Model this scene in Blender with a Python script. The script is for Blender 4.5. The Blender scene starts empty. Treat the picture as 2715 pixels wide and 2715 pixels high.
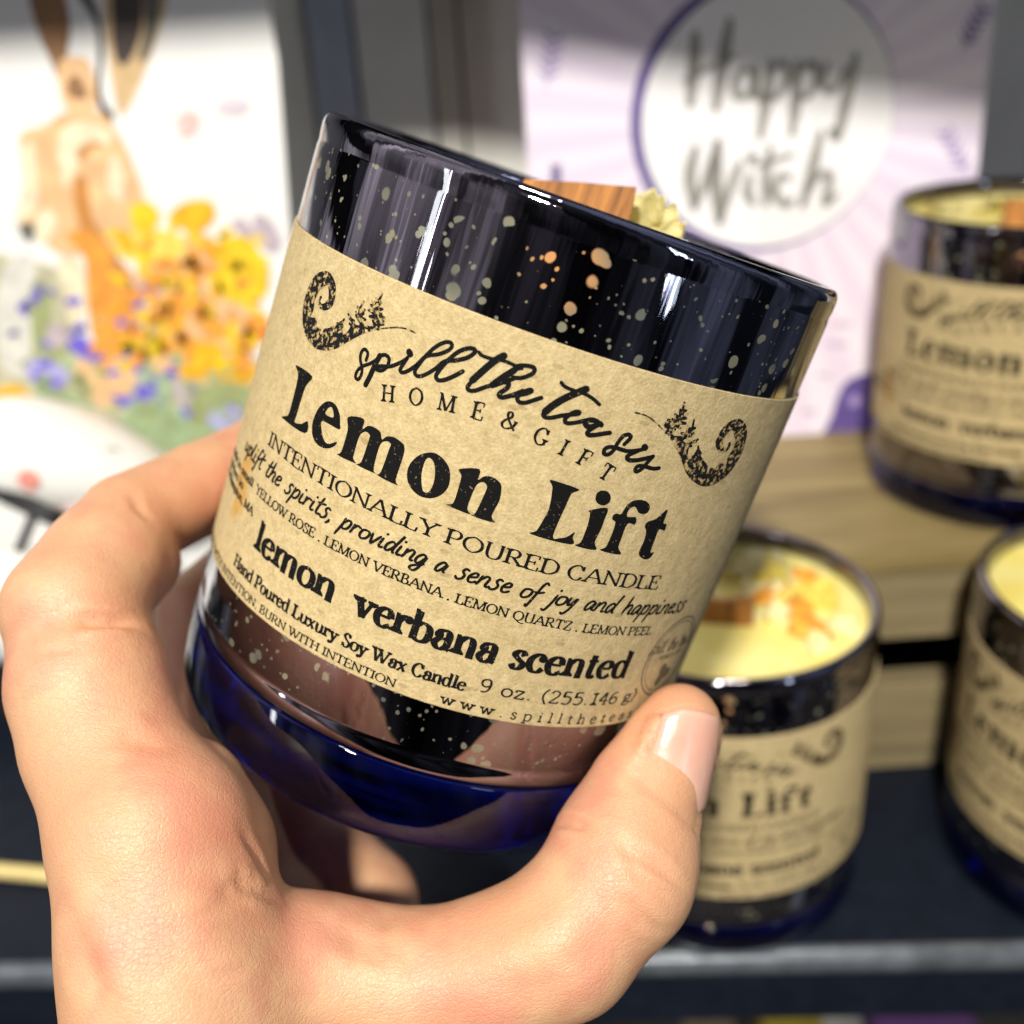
import bpy, bmesh, math, random
import numpy as np
from mathutils import Vector, Matrix, Euler
from mathutils.geometry import tessellate_polygon
from mathutils.bvhtree import BVHTree
from mathutils.kdtree import KDTree
import openvdb

random.seed(7)
S = 0.01                      # everything below is written in centimetres
sc = bpy.context.scene
col = sc.collection

# ------------------------------------------------------------------ camera frame
FPX, PITCH, ROLL, HCAM = 2800.0, 0.459, 0.061, 23.35
CX, KD = 1357.5, 2715 / 1932.0
_a = np.array([math.sin(ROLL), math.cos(PITCH) * math.cos(ROLL), math.sin(PITCH) * math.cos(ROLL)])
SHZ, SHY = 31.6, 24.0            # underside and front edge of the shelf above
WORLD = 0.60
# name, position, target, watts, size cm, colour
LAMPS = [
    ('key_spotlight', (-24, -100, 126), (2, 25, 12), 45.0, 13.0, (1.0, 0.955, 0.87)),
    ('ceiling_spot', (14, 6, 120), (8, 22, 5), 4.0, 12.0, (1.0, 0.93, 0.78)),
    ('left_streak_lamp', (-75, -26, 56), (0, 18, 16), 1.3, 4.0, (0.96, 0.98, 1.0), 50, 'RECTANGLE'),  # unseen tall strip, added at the left for streaks in the glass
    ('side_fill', (52, -52, 24), (4, 16, 10), 0.7, 5.0, (0.70, 0.82, 1.0), 30, 'RECTANGLE'),  # unseen cool fill, added low at the right front
]
_up = -_a
_cz = np.array([0, 0, 1.0])
_wy = _cz - (_cz @ _a) * _a
_wy /= np.linalg.norm(_wy)
_wx = np.cross(_wy, _up)
M3 = np.array([_wx, _wy, _up])            # camera -> world
EYE = np.array([0, 0, HCAM])


def ray(x, y):
    return M3 @ np.array([(x * KD - CX) / FPX, (y * KD - CX) / FPX, 1.0])


def atd(x, y, d):             # world point at photo position x, y and depth d
    return ray(x, y) * d + EYE


def on_y(x, y, Y):
    r = ray(x, y)
    return r * (Y / r[1]) + EYE


def on_z(x, y, z):
    r = ray(x, y)
    return r * ((z - HCAM) / r[2]) + EYE


def on_plane(x, y, o, n):
    r = ray(x, y)
    t = ((np.array(o) - EYE) @ n) / (r @ n)
    return r * t + EYE


# ------------------------------------------------------------------ mesh helpers
def mk(name, verts, faces, mat=None, parent=None, smooth=True, scale=S):
    me = bpy.data.meshes.new(name)
    me.from_pydata([tuple(float(c) * scale for c in v) for v in verts], [], [tuple(int(i) for i in f) for f in faces])
    if mat:
        me.materials.append(mat)
    if smooth:
        for p in me.polygons:
            p.use_smooth = True
    me.update()
    o = bpy.data.objects.new(name, me)
    col.objects.link(o)
    if parent:
        o.parent = parent
    return o


def from_bm(name, bm, mat=None, parent=None, smooth=False):
    me = bpy.data.meshes.new(name)
    bmesh.ops.recalc_face_normals(bm, faces=bm.faces[:])
    for v in bm.verts:
        v.co *= S
    bm.to_mesh(me)
    bm.free()
    if mat:
        me.materials.append(mat)
    for p in me.polygons:
        p.use_smooth = smooth
    o = bpy.data.objects.new(name, me)
    col.objects.link(o)
    if parent:
        o.parent = parent
    return o


def empty(name, loc=(0, 0, 0)):
    o = bpy.data.objects.new(name, None)
    o.empty_display_size = 0.02
    o.location = [c * S for c in loc]
    col.objects.link(o)
    return o


def tag(o, label=None, cat=None, group=None, kind=None):
    if label:
        o['label'] = label
    if cat:
        o['category'] = cat
    if group:
        o['group'] = group
    if kind:
        o['kind'] = kind
    return o


def box_bm(bm, x0, x1, y0, y1, z0, z1, bev=0.0):
    r = bmesh.ops.create_cube(bm, size=1.0)
    vs = r['verts']
    for v in vs:
        v.co = Vector(((x0 + x1) / 2 + v.co.x * (x1 - x0), (y0 + y1) / 2 + v.co.y * (y1 - y0), (z0 + z1) / 2 + v.co.z * (z1 - z0)))
    if bev:
        es = list({e for v in vs for e in v.link_edges})
        bmesh.ops.bevel(bm, geom=es, offset=bev, segments=3, affect='EDGES', profile=0.6)


def box(name, b, mat, parent=None, bev=0.05):
    bm = bmesh.new()
    box_bm(bm, *b, bev)
    return from_bm(name, bm, mat, parent, True if bev > 0.3 else False)


def lathe(profile, n=128, a0=0.0, a1=None):
    """profile: list of (r, z). closed turn if a1 is None. angle 0 faces -Y, grows to +X"""
    full = a1 is None
    if full:
        angs = [2 * math.pi * i / n for i in range(n)]
    else:
        angs = [a0 + (a1 - a0) * i / n for i in range(n + 1)]
    m = len(profile)
    V, F = [], []
    for a in angs:
        for r, z in profile:
            V.append((r * math.sin(a), -r * math.cos(a), z))
    na = len(angs)
    for i in range(na if full else na - 1):
        j = (i + 1) % na
        for q in range(m - 1):
            F.append((i * m + q, j * m + q, j * m + q + 1, i * m + q + 1))
    return V, F


def catmull(pts, n=8, closed=False):
    P = [np.array(p, float) for p in pts]
    N = len(P)
    if N < 3 and not closed:
        return [P[0] + (P[-1] - P[0]) * t for t in np.linspace(0, 1, n + 1)]
    out = []
    rng = range(N) if closed else range(N - 1)
    for i in rng:
        if closed:
            p0, p1, p2, p3 = P[i - 1], P[i], P[(i + 1) % N], P[(i + 2) % N]
        else:
            p1, p2 = P[i], P[i + 1]
            p0 = P[i - 1] if i > 0 else 2 * p1 - p2
            p3 = P[i + 2] if i + 2 < N else 2 * p2 - p1
        for t in np.linspace(0, 1, n, endpoint=False):
            out.append(0.5 * (2 * p1 + (p2 - p0) * t + (2 * p0 - 5 * p1 + 4 * p2 - p3) * t * t + (3 * p1 - p0 - 3 * p2 + p3) * t ** 3))
    if not closed:
        out.append(P[-1])
    return out


def tube(points, radii, n=12, cap=True):
    P = [Vector(p) for p in points]
    V, F = [], []
    up = Vector((0.13, 0.31, 0.94))
    for i, p in enumerate(P):
        t = (P[min(i + 1, len(P) - 1)] - P[max(i - 1, 0)]).normalized()
        a = t.cross(up).normalized()
        b = t.cross(a)
        r = radii[i] if hasattr(radii, '__len__') else radii
        for q in range(n):
            th = 2 * math.pi * q / n
            V.append(tuple(p + a * (r * math.cos(th)) + b * (r * math.sin(th))))
    for i in range(len(P) - 1):
        for q in range(n):
            q2 = (q + 1) % n
            F.append((i * n + q, i * n + q2, (i + 1) * n + q2, (i + 1) * n + q))
    if cap:
        F.append(tuple(range(n - 1, -1, -1)))
        F.append(tuple(range((len(P) - 1) * n, len(P) * n)))
    return V, F


# ------------------------------------------------------------------ materials
class NT:
    def __init__(self, name):
        self.m = bpy.data.materials.new(name)
        self.m.use_nodes = True
        self.t = self.m.node_tree
        self.t.nodes.clear()
        self.out = self.t.nodes.new('ShaderNodeOutputMaterial')

    def n(self, typ, **kw):
        nd = self.t.nodes.new('ShaderNode' + typ)
        for k, v in kw.items():
            if k.startswith('i_'):
                key = k[2:]
                key = int(key) if key.isdigit() else key.replace('_', ' ')
                self.set(nd.inputs[key], v)
            else:
                setattr(nd, k, v)
        return nd

    def set(self, sock, v):
        if isinstance(v, bpy.types.NodeSocket):
            self.t.links.new(v, sock)
        else:
            if sock.type == 'RGBA' and len(v) == 3:
                v = (*v, 1)
            sock.default_value = v

    def math(self, op, a, b=0.0, clamp=False):
        nd = self.n('Math', operation=op, use_clamp=clamp)
        self.set(nd.inputs[0], a)
        self.set(nd.inputs[1], b)
        return nd.outputs[0]

    def mix(self, f, a, b):
        nd = self.n('Mix', data_type='RGBA')
        self.set(nd.inputs[0], f)
        self.set(nd.inputs[6], a)
        self.set(nd.inputs[7], b)
        return nd.outputs[2]

    def ramp(self, f, stops):
        nd = self.n('ValToRGB')
        self.set(nd.inputs[0], f)
        els = nd.color_ramp.elements
        while len(els) < len(stops):
            els.new(0.5)
        for e, (p, c) in zip(els, stops):
            e.position = p
            e.color = (*c, 1) if len(c) == 3 else c
        return nd.outputs[0]

    def coord(self, scale=(100, 100, 100), loc=(0, 0, 0)):      # object coordinates in centimetres
        tc = self.n('TexCoord')
        mp = self.n('Mapping')
        self.set(mp.inputs['Vector'], tc.outputs['Object'])
        mp.inputs['Scale'].default_value = scale
        mp.inputs['Location'].default_value = loc
        return mp.outputs[0]

    def noise(self, vec, scale, detail=3.0, rough=0.55, out=0):
        nd = self.n('TexNoise')
        self.set(nd.inputs['Vector'], vec)
        nd.inputs['Scale'].default_value = scale
        nd.inputs['Detail'].default_value = detail
        nd.inputs['Roughness'].default_value = rough
        return nd.outputs[out]

    def bump(self, h, strength=0.2, dist=0.01, normal=None):
        nd = self.n('Bump')
        self.set(nd.inputs['Height'], h)
        nd.inputs['Strength'].default_value = strength
        nd.inputs['Distance'].default_value = dist * S
        if normal is not None:
            self.set(nd.inputs['Normal'], normal)
        return nd.outputs[0]

    def pbsdf(self, **kw):
        return self.n('BsdfPrincipled', **{('i_' + k): v for k, v in kw.items()})

    def done(self, sh):
        self.t.links.new(sh.outputs[0] if hasattr(sh, 'outputs') else sh, self.out.inputs['Surface'])
        return self.m


def simple(name, c, rough=0.5, var=0.12, nscale=3.0, bump=0.05, bdist=0.02, **kw):
    """a plain procedural surface: a colour with slight mottling and a fine bump"""
    t = NT(name)
    v = t.coord()
    nz = t.noise(v, nscale, 4)
    lo = tuple(max(0, x * (1 - var)) for x in c)
    hi = tuple(min(1, x * (1 + var)) for x in c)
    colr = t.ramp(nz, [(0.3, lo), (0.7, hi)])
    p = t.pbsdf(Base_Color=colr, Roughness=rough, **kw)
    if bump:
        t.set(p.inputs['Normal'], t.bump(t.noise(v, nscale * 6, 3), bump, bdist))
    return t.done(p)


MAT = {}


def m_mercury():
    t = NT('mercury_glass')
    v = t.coord()
    vs = t.coord((100, 100, 9))
    wob = t.noise(vs, 1.6, 3, 0.6)
    fine = t.noise(t.coord((100, 100, 5)), 9.0, 2, 0.5)
    hgt = t.math('ADD', wob, t.math('MULTIPLY', fine, 0.05))
    nrm = t.bump(hgt, 0.10, 0.10)
    sz = t.n('SeparateXYZ')
    t.set(sz.inputs[0], v)
    t.set(nrm.node.inputs['Strength'], t.math('ADD', 0.05, t.math('MULTIPLY', t.math('GREATER_THAN', sz.outputs[2], 6.0), 0.20)))
    # speckles where the silvering is missing, three sizes
    masks = []
    for sc_, rmax, pw, off in ((2.6, 0.36, 2.8, (0.7, 0.2, 0.4)), (5.0, 0.45, 2.6, (3.1, 1.7, 9.2)), (10.0, 0.36, 2.8, (5.3, 8.1, 2.2))):
        vo = t.n('TexVoronoi', feature='F1')
        wp = t.n('VectorMath', operation='ADD')
        t.set(wp.inputs[0], t.coord((100, 100, 100), off))
        wn = t.n('VectorMath', operation='SCALE')
        t.set(wn.inputs[0], t.noise(v, 4.0, 1, 0.5, 1))
        wn.inputs['Scale'].default_value = 0.10
        t.set(wp.inputs[1], wn.outputs[0])
        t.set(vo.inputs['Vector'], wp.outputs[0])
        vo.inputs['Scale'].default_value = sc_
        sep = t.n('SeparateColor')
        t.set(sep.inputs[0], vo.outputs['Color'])
        r = t.math('MULTIPLY', t.math('POWER', sep.outputs[0], pw), rmax)
        masks.append(t.math('MULTIPLY', t.math('SUBTRACT', r, vo.outputs['Distance']), 18.0 , True))
    mk_ = t.math('MAXIMUM', masks[0], t.math('MAXIMUM', masks[1], masks[2]))
    # no speckles in the clear rim
    sx = t.n('SeparateXYZ')
    t.set(sx.inputs[0], v)
    rim = t.math('MULTIPLY', t.math('LESS_THAN', sx.outputs[2], 8.50), t.math('GREATER_THAN', sx.outputs[2], 1.45))
    mk_ = t.math('MULTIPLY', mk_, rim)
    coat = t.n('BsdfGlossy', i_Color=(0.205, 0.185, 0.225), i_Roughness=0.03)
    t.set(coat.inputs['Normal'], nrm)
    # seen through the speckles: wax, warmer near the wooden wick
    dist = t.n('VectorMath', operation='DISTANCE')
    t.set(dist.inputs[0], v)
    dist.inputs[1].default_value = (0.0, -4.0, 8.15)
    wk = t.math('SUBTRACT', 1.0, t.math('MULTIPLY', dist.outputs['Value'], 1.6), True)
    wc = t.mix(t.math('MULTIPLY', wk, 1.6, True), t.ramp(t.noise(v, 1.3, 1), [(0.35, (0.085, 0.088, 0.072)), (0.7, (0.21, 0.195, 0.125))]), (0.50, 0.235, 0.085))
    spot = t.pbsdf(Base_Color=wc, Roughness=0.25)
    under = t.n('MixShader')
    t.set(under.inputs[0], mk_)
    t.set(under.inputs[1], coat.outputs[0])
    t.set(under.inputs[2], spot.outputs[0])
    clear = t.n('BsdfGlossy', i_Color=(0.95, 0.97, 1.0), i_Roughness=0.015)
    fr = t.n('Fresnel', i_IOR=1.5)
    top = t.n('MixShader')
    t.set(top.inputs[0], fr.outputs[0])
    t.set(top.inputs[1], under.outputs[0])
    t.set(top.inputs[2], clear.outputs[0])
    return t.done(top)


def m_cobalt():
    t = NT('cobalt_glass')
    v = t.coord((100, 100, 100))
    nrm = t.bump(t.noise(v, 0.7, 1), 0.10, 0.10)
    p = t.pbsdf(Base_Color=(0.008, 0.025, 0.50), Roughness=0.0, IOR=1.5, Transmission_Weight=1.0)
    st = t.noise(t.coord((22, 22, 330)), 1.0, 2, 0.5)  # cloudy blue bands stand in for light caught inside the foot
    t.set(p.inputs['Transmission Weight'], t.math('SUBTRACT', 1.0, t.math('MULTIPLY', t.math('MULTIPLY', t.math('SUBTRACT', st, 0.42), 4.0, True), 0.05)))
    t.set(p.inputs['Normal'], nrm)
    return t.done(p)


def m_kraft():
    t = NT('kraft_paper')
    v = t.coord()
    f1 = t.noise(t.coord((100, 100, 100)), 7.0, 6, 0.7)
    f2 = t.noise(t.coord((100, 100, 100)), 26.0, 3, 0.6)
    f3 = t.noise(v, 0.8, 2)
    h = t.math('ADD', t.math('MULTIPLY', f1, 0.55), t.math('MULTIPLY', f2, 0.45))
    c = t.ramp(h, [(0.30, (0.31, 0.235, 0.112)), (0.5, (0.47, 0.368, 0.190)), (0.70, (0.63, 0.515, 0.295))])
    c = t.mix(t.math('MULTIPLY', f3, 0.25), c, (0.44, 0.31, 0.13))
    # an oily wax stain on the left of every label
    dist = t.n('VectorMath', operation='DISTANCE')
    st = t.n('Mapping')
    t.set(st.inputs['Vector'], v)
    st.inputs['Scale'].default_value = (1, 1, 0.42)
    t.set(dist.inputs[0], st.outputs[0])
    dist.inputs[1].default_value = (4.0 * math.sin(-0.99), -4.0 * math.cos(-0.99), 3.62 * 0.42)
    e = t.math('ADD', dist.outputs['Value'], t.math('MULTIPLY', t.noise(v, 2.6, 4), 0.75))
    stain = t.math('MULTIPLY', t.math('SUBTRACT', 0.66, e), 6.0, True)
    c = t.mix(t.math('MULTIPLY', stain, 0.7), c, (0.46, 0.235, 0.03))
    p = t.pbsdf(Base_Color=c, Roughness=0.85)
    p.inputs['Specular IOR Level'].default_value = 0.25
    fk = t.n('TexVoronoi', feature='F1')
    t.set(fk.inputs['Vector'], t.coord((60, 60, 140)))
    fk.inputs['Scale'].default_value = 5.0
    fs = t.n('SeparateColor')
    t.set(fs.inputs[0], fk.outputs['Color'])
    fm = t.math('MULTIPLY', t.math('SUBTRACT', t.math('MULTIPLY', t.math('POWER', fs.outputs[1], 4.0), 0.30), fk.outputs['Distance']), 12.0, True)
    t.set(p.inputs['Base Color'], t.mix(t.math('MULTIPLY', fm, 0.35), c, (0.16, 0.10, 0.04)))
    t.set(p.inputs['Normal'], t.bump(t.noise(v, 1.1, 2), 0.25, 0.12, t.bump(h, 0.85, 0.024)))
    return t.done(p)


def m_ink(name='black_ink', c=(0.006, 0.006, 0.006), speck=0.70, speckc=(0.20, 0.16, 0.09), scale=22.0):
    t = NT(name)
    v = t.coord()
    nz = t.noise(v, scale, 2, 0.6)
    colr = t.ramp(nz, [(speck - 0.05, c), (speck + 0.06, speckc)])
    p = t.pbsdf(Base_Color=colr, Roughness=0.75)
    p.inputs['Specular IOR Level'].default_value = 0.08
    t.set(p.inputs['Normal'], t.bump(t.noise(v, 12.0, 4, 0.7), 0.5, 0.02))
    return t.done(p)


def m_skin():
    t = NT('skin')
    v = t.coord()
    big = t.noise(v, 0.55, 3, 0.5)
    mid = t.noise(v, 2.2, 4, 0.6)
    c = t.ramp(big, [(0.30, (0.55, 0.285, 0.150)), (0.50, (0.585, 0.335, 0.185)), (0.68, (0.55, 0.245, 0.150))])
    c = t.mix(t.math('MULTIPLY', t.ramp(mid, [(0.42, (0, 0, 0)), (0.75, (1, 1, 1))]), 0.45), c, (0.51, 0.205, 0.125))
    at = t.n('Attribute', attribute_name='flush')
    c = t.mix(t.math('MULTIPLY', at.outputs['Fac'], 0.42), c, (0.55, 0.20, 0.11))
    # pores and the little diamond creases of skin
    vo = t.n('TexVoronoi', feature='DISTANCE_TO_EDGE')
    t.set(vo.inputs['Vector'], v)
    vo.inputs['Scale'].default_value = 15.0
    cr = t.math('MINIMUM', vo.outputs['Distance'], 0.12)
    fine = t.noise(v, 30.0, 3, 0.6)
    wr = t.noise(t.coord((30, 100, 60)), 5.0, 4, 0.6)
    h = t.math('ADD', t.math('MULTIPLY', cr, 1.2), t.math('ADD', t.math('MULTIPLY', fine, 0.6), t.math('MULTIPLY', wr, 0.9)))
    p = t.pbsdf(Base_Color=c, Roughness=t.math('ADD', 0.22, t.math('MULTIPLY', fine, 0.50)))
    p.inputs['Specular IOR Level'].default_value = 0.58
    p.inputs['Subsurface Weight'].default_value = 0.12
    p.inputs['Subsurface Radius'].default_value = (1.0, 0.35, 0.18)
    p.inputs['Subsurface Scale'].default_value = 0.0035
    v2 = t.n('TexVoronoi', feature='DISTANCE_TO_EDGE')
    t.set(v2.inputs['Vector'], t.coord((70, 100, 130)))
    v2.inputs['Scale'].default_value = 10.0
    h = t.math('ADD', h, t.math('MULTIPLY', t.math('MINIMUM', v2.outputs['Distance'], 0.10), 2.2))
    t.set(p.inputs['Normal'], t.bump(h, 0.55, 0.022))
    return t.done(p)


def m_wood(name, ca, cb, axis=0, rough=0.55, ring=1.0):
    t = NT(name)
    sc_ = [100, 100, 100]
    sc_[axis] = 7
    v = t.coord(tuple(sc_))
    n1 = t.noise(v, 1.1 * ring, 5, 0.65)
    n2 = t.noise(v, 5.0 * ring, 3, 0.6)
    h = t.math('ADD', t.math('MULTIPLY', n1, 0.65), t.math('MULTIPLY', n2, 0.35))
    c = t.ramp(h, [(0.32, ca), (0.62, cb)])
    p = t.pbsdf(Base_Color=c, Roughness=rough)
    t.set(p.inputs['Normal'], t.bump(h, 0.4, 0.03))
    return t.done(p)


def m_wax():
    t = NT('yellow_wax')
    v = t.coord()
    c = t.ramp(t.noise(v, 0.8, 3), [(0.35, (0.80, 0.66, 0.16)), (0.65, (0.86, 0.76, 0.30))])
    p = t.pbsdf(Base_Color=c, Roughness=0.38)
    p.inputs['Subsurface Weight'].default_value = 0.3
    p.inputs['Subsurface Radius'].default_value = (1, 0.8, 0.3)
    p.inputs['Subsurface Scale'].default_value = 0.005
    t.set(p.inputs['Normal'], t.bump(t.noise(v, 2.0, 3), 0.2, 0.05))
    return t.done(p)


def m_rays():
    t = NT('lavender_card')
    v = t.coord()
    s = t.n('SeparateXYZ')
    t.set(s.inputs[0], v)
    ang = t.math('ARCTAN2', t.math('SUBTRACT', s.outputs[2], RAYC[1]), t.math('SUBTRACT', s.outputs[0], RAYC[0]))
    w = t.math('SINE', t.math('MULTIPLY', ang, 34.0))
    m = t.math('MULTIPLY', t.math('ADD', w, 0.25), 3.0, True)
    c = t.mix(m, (0.82, 0.735, 0.84), (0.75, 0.65, 0.79))
    c = t.mix(t.math('MULTIPLY', t.noise(v, 2.0, 2), 0.2), c, (0.84, 0.78, 0.86))
    return t.done(t.pbsdf(Base_Color=c, Roughness=0.45))
# ------------------------------------------------------------------ lettering
# Serif capitals, lower case and figures as strokes on a unit cap height.
# kinds: I stem with serifs at both ends, B stem with serif at its first point, E stem with serif at its
# last point, N bare stem, t hairline, T hairline with serif at start, c curve drawn with a broad nib, d dot
SER = {
 'A': (.90, 'T .06 0 .43 1|B .84 0 .43 1|t .2 .35 .68 .35'),
 'B': (.74, 'I .15 0 .15 1|c .15 1 .45 .98 .55 .77 .42 .55 .15 .52|c .15 .52 .5 .5 .64 .27 .48 .03 .15 0'),
 'C': (.80, 'c .68 .72 .55 .96 .37 1 .14 .80 .07 .5 .15 .2 .38 0 .57 .04 .70 .24|t .69 1 .69 .68'),
 'D': (.86, 'I .15 0 .15 1|c .15 1 .48 .97 .72 .75 .76 .5 .72 .25 .48 .03 .15 0'),
 'E': (.72, 'I .15 0 .15 1|t .15 1 .6 1|t .6 1.02 .6 .77|t .15 .52 .46 .52|t .46 .64 .46 .40|t .15 0 .63 0|t .63 -.02 .65 .25'),
 'F': (.68, 'I .15 0 .15 1|t .15 1 .6 1|t .6 1.02 .6 .77|t .15 .52 .46 .52|t .46 .64 .46 .40'),
 'G': (.88, 'c .70 .74 .56 .96 .37 1 .14 .80 .07 .5 .15 .2 .38 0 .57 .03 .71 .12|E .71 .08 .71 .42|t .69 1 .69 .70'),
 'H': (.88, 'I .16 0 .16 1|I .72 0 .72 1|t .16 .52 .72 .52'),
 'I': (.38, 'I .19 0 .19 1'),
 'L': (.68, 'I .15 0 .15 1|t .15 0 .6 0|t .6 -.02 .64 .28'),
 'M': (1.06, 'T .13 0 .17 1|N .15 1 .52 .04|t .52 .04 .88 1|I .90 0 .90 1|t .03 1 .2 1'),
 'N': (.92, 'T .13 0 .13 1|N .11 1 .76 .02|T .76 1 .76 0|t .02 1 .16 1'),
 'O': (.90, 'c .45 1 .17 .82 .07 .5 .17 .18 .45 0 .73 .18 .83 .5 .73 .82 .45 1'),
 'P': (.72, 'I .15 0 .15 1|c .15 1 .5 .97 .62 .73 .48 .48 .15 .46'),
 'Q': (.92, 'c .45 1 .17 .82 .07 .5 .17 .18 .45 0 .73 .18 .83 .5 .73 .82 .45 1|c .36 .06 .55 -.12 .82 -.24 1.02 -.16'),
 'R': (.82, 'I .15 0 .15 1|c .15 1 .48 .97 .60 .75 .48 .52 .15 .5|B .74 0 .36 .5'),
 'S': (.64, 'c .53 .76 .42 .96 .27 1 .12 .78 .28 .56 .50 .40 .56 .22 .44 .02 .24 0 .09 .24|t .54 1 .54 .72|t .08 0 .08 .28'),
 'T': (.78, 'I .39 0 .39 1|t .06 1 .72 1|t .06 1.02 .05 .74|t .72 1.02 .73 .74'),
 'U': (.88, 'c .16 1 .16 .35 .26 .06 .46 0 .64 .08 .72 .35 .72 1|t .04 1 .28 1|t .62 1 .82 1'),
 'V': (.86, 'B .10 1 .43 0|T .78 1 .43 0'),
 'W': (1.22, 'B .08 1 .38 0|t .60 .9 .38 0|B .50 1 .84 0|T 1.14 1 .84 0'),
 'X': (.86, 'N .1 1 .74 0|t .72 1 .1 0'),
 'Y': (.82, 'B .08 1 .41 .47|T .75 1 .41 .47|B .41 0 .41 .5'),
 'Z': (.74, 't .1 1 .62 1|N .62 1 .08 0|t .08 0 .66 0|t .1 1.02 .09 .75|t .66 -.02 .67 .26'),
 '&': (.92, 'c .82 .50 .70 .2 .42 0 .18 .02 .07 .22 .2 .46 .44 .66 .50 .86 .38 1 .25 .90 .27 .70 .50 .36 .84 0|t .68 .52 .92 .52'),
 'a': (.60, 'c .13 .48 .2 .61 .36 .64 .46 .5 .46 .1 .56 .01|c .46 .38 .2 .33 .08 .16 .2 0 .34 .02 .46 .15|d .15 .47'),
 'b': (.66, 'N .13 0 .13 1|t 0 1 .13 1|c .13 .5 .32 .64 .52 .55 .57 .32 .5 .08 .32 0 .13 .08'),
 'c': (.56, 'c .47 .5 .38 .63 .25 .62 .10 .45 .09 .22 .22 .02 .40 .02 .52 .16|d .45 .50'),
 'd': (.68, 'N .5 0 .5 1|t .36 1 .5 1|t .5 0 .64 0|c .5 .5 .3 .64 .12 .55 .07 .32 .14 .08 .3 0 .5 .1'),
 'e': (.57, 't .10 .36 .48 .36|c .50 .36 .45 .57 .30 .64 .13 .52 .07 .32 .15 .08 .32 0 .52 .13'),
 'f': (.42, 'B .19 0 .19 .78|c .19 .74 .23 .93 .36 1 .48 .92|t .03 .63 .4 .63|d .45 .90'),
 'g': (.60, 'c .28 .64 .12 .55 .12 .33 .28 .24 .44 .33 .44 .55 .28 .64|c .18 .27 .10 .12 .30 .05 .52 0 .50 -.2 .26 -.27 .06 -.17 .1 -.03 .25 .04|t .42 .6 .58 .66'),
 'h': (.70, 'B .14 0 .14 1|t .02 1 .14 1|c .14 .45 .3 .62 .46 .62 .54 .45 .54 .05|t .43 0 .66 0'),
 'i': (.34, 'B .17 0 .17 .64|t .05 .63 .17 .63|d .17 .88'),
 'j': (.34, 'c .18 .64 .18 .1 .14 -.2 -.02 -.25|d .18 .88'),
 'k': (.66, 'B .14 0 .14 1|t .14 .25 .5 .63|N .28 .38 .6 0'),
 'l': (.34, 'B .17 0 .17 1|t .04 1 .17 1'),
 'm': (1.02, 'B .14 0 .14 .64|t .02 .63 .14 .63|c .14 .45 .28 .62 .44 .62 .50 .45 .50 .05|t .40 0 .61 0|c .50 .45 .64 .62 .8 .62 .86 .45 .86 .05|t .76 0 .98 0'),
 'n': (.70, 'B .14 0 .14 .64|t .02 .63 .14 .63|c .14 .45 .30 .62 .46 .62 .54 .45 .54 .05|t .43 0 .66 0'),
 'o': (.62, 'c .31 .64 .13 .54 .07 .32 .13 .10 .31 0 .49 .10 .55 .32 .49 .54 .31 .64'),
 'p': (.66, 'B .14 -.27 .14 .64|t .02 .63 .14 .63|c .13 .5 .32 .64 .52 .55 .57 .32 .5 .08 .32 0 .13 .08'),
 'r': (.50, 'B .14 0 .14 .64|t .02 .63 .14 .63|c .14 .42 .24 .58 .36 .64 .45 .58|d .43 .56'),
 's': (.48, 'c .39 .48 .32 .62 .20 .63 .10 .50 .22 .36 .37 .25 .40 .13 .30 .01 .17 .01 .07 .16'),
 't': (.42, 'c .20 .85 .19 .5 .18 .15 .26 .01 .40 .08|t .03 .63 .38 .63'),
 'u': (.70, 'c .14 .64 .14 .2 .22 .02 .38 .02 .54 .2|B .54 0 .54 .64|t .03 .63 .14 .63|t .42 .63 .54 .63'),
 'v': (.62, 'B .09 .64 .31 0|T .53 .64 .31 0'),
 'w': (.90, 'B .08 .64 .27 0|t .44 .6 .27 0|N .42 .64 .62 0|T .82 .64 .62 0'),
 'x': (.64, 'B .1 .64 .52 0|t .52 .64 .1 0|t .02 0 .2 0|t .44 .63 .6 .63'),
 'y': (.62, 'B .09 .64 .33 0|T .54 .64 .31 0|c .31 0 .22 -.2 .08 -.24|d .09 -.2'),
 'z': (.56, 't .08 .63 .46 .63|N .46 .62 .06 0|t .06 0 .5 0|t .5 0 .5 .16|t .08 .63 .07 .46'),
 '.': (.34, 'd .17 .05'), ',': (.34, 'd .17 .05|c .2 .05 .2 -.08 .1 -.18'),
 '(': (.36, 'c .30 1.1 .12 .75 .10 .35 .30 -.15'), ')': (.36, 'c .06 1.1 .24 .75 .26 .35 .06 -.15'),
 '9': (.62, 'c .5 .68 .45 .95 .3 1 .12 .9 .08 .68 .16 .48 .33 .44 .5 .6 .52 .75 .48 .3 .35 .05 .14 .02'),
 '2': (.62, 'c .1 .78 .18 .96 .34 1 .5 .85 .48 .62 .28 .32 .08 .02|t .08 .02 .54 .02|t .54 .02 .54 .16'),
 '5': (.62, 't .14 1 .5 1|t .14 1 .12 .55|c .12 .55 .3 .64 .5 .52 .54 .3 .44 .06 .26 0 .08 .08'),
 '1': (.50, 'I .27 0 .27 1|t .1 .84 .27 1|t .06 0 .48 0'),
 '4': (.62, 'N .42 0 .42 1|t .42 1 .06 .3|t .06 .3 .58 .3|t .28 0 .54 0'),
 '6': (.62, 'c .5 .95 .3 .92 .14 .7 .08 .35 .18 .05 .34 0 .5 .1 .54 .32 .46 .52 .28 .54 .10 .36'),
}
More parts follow.
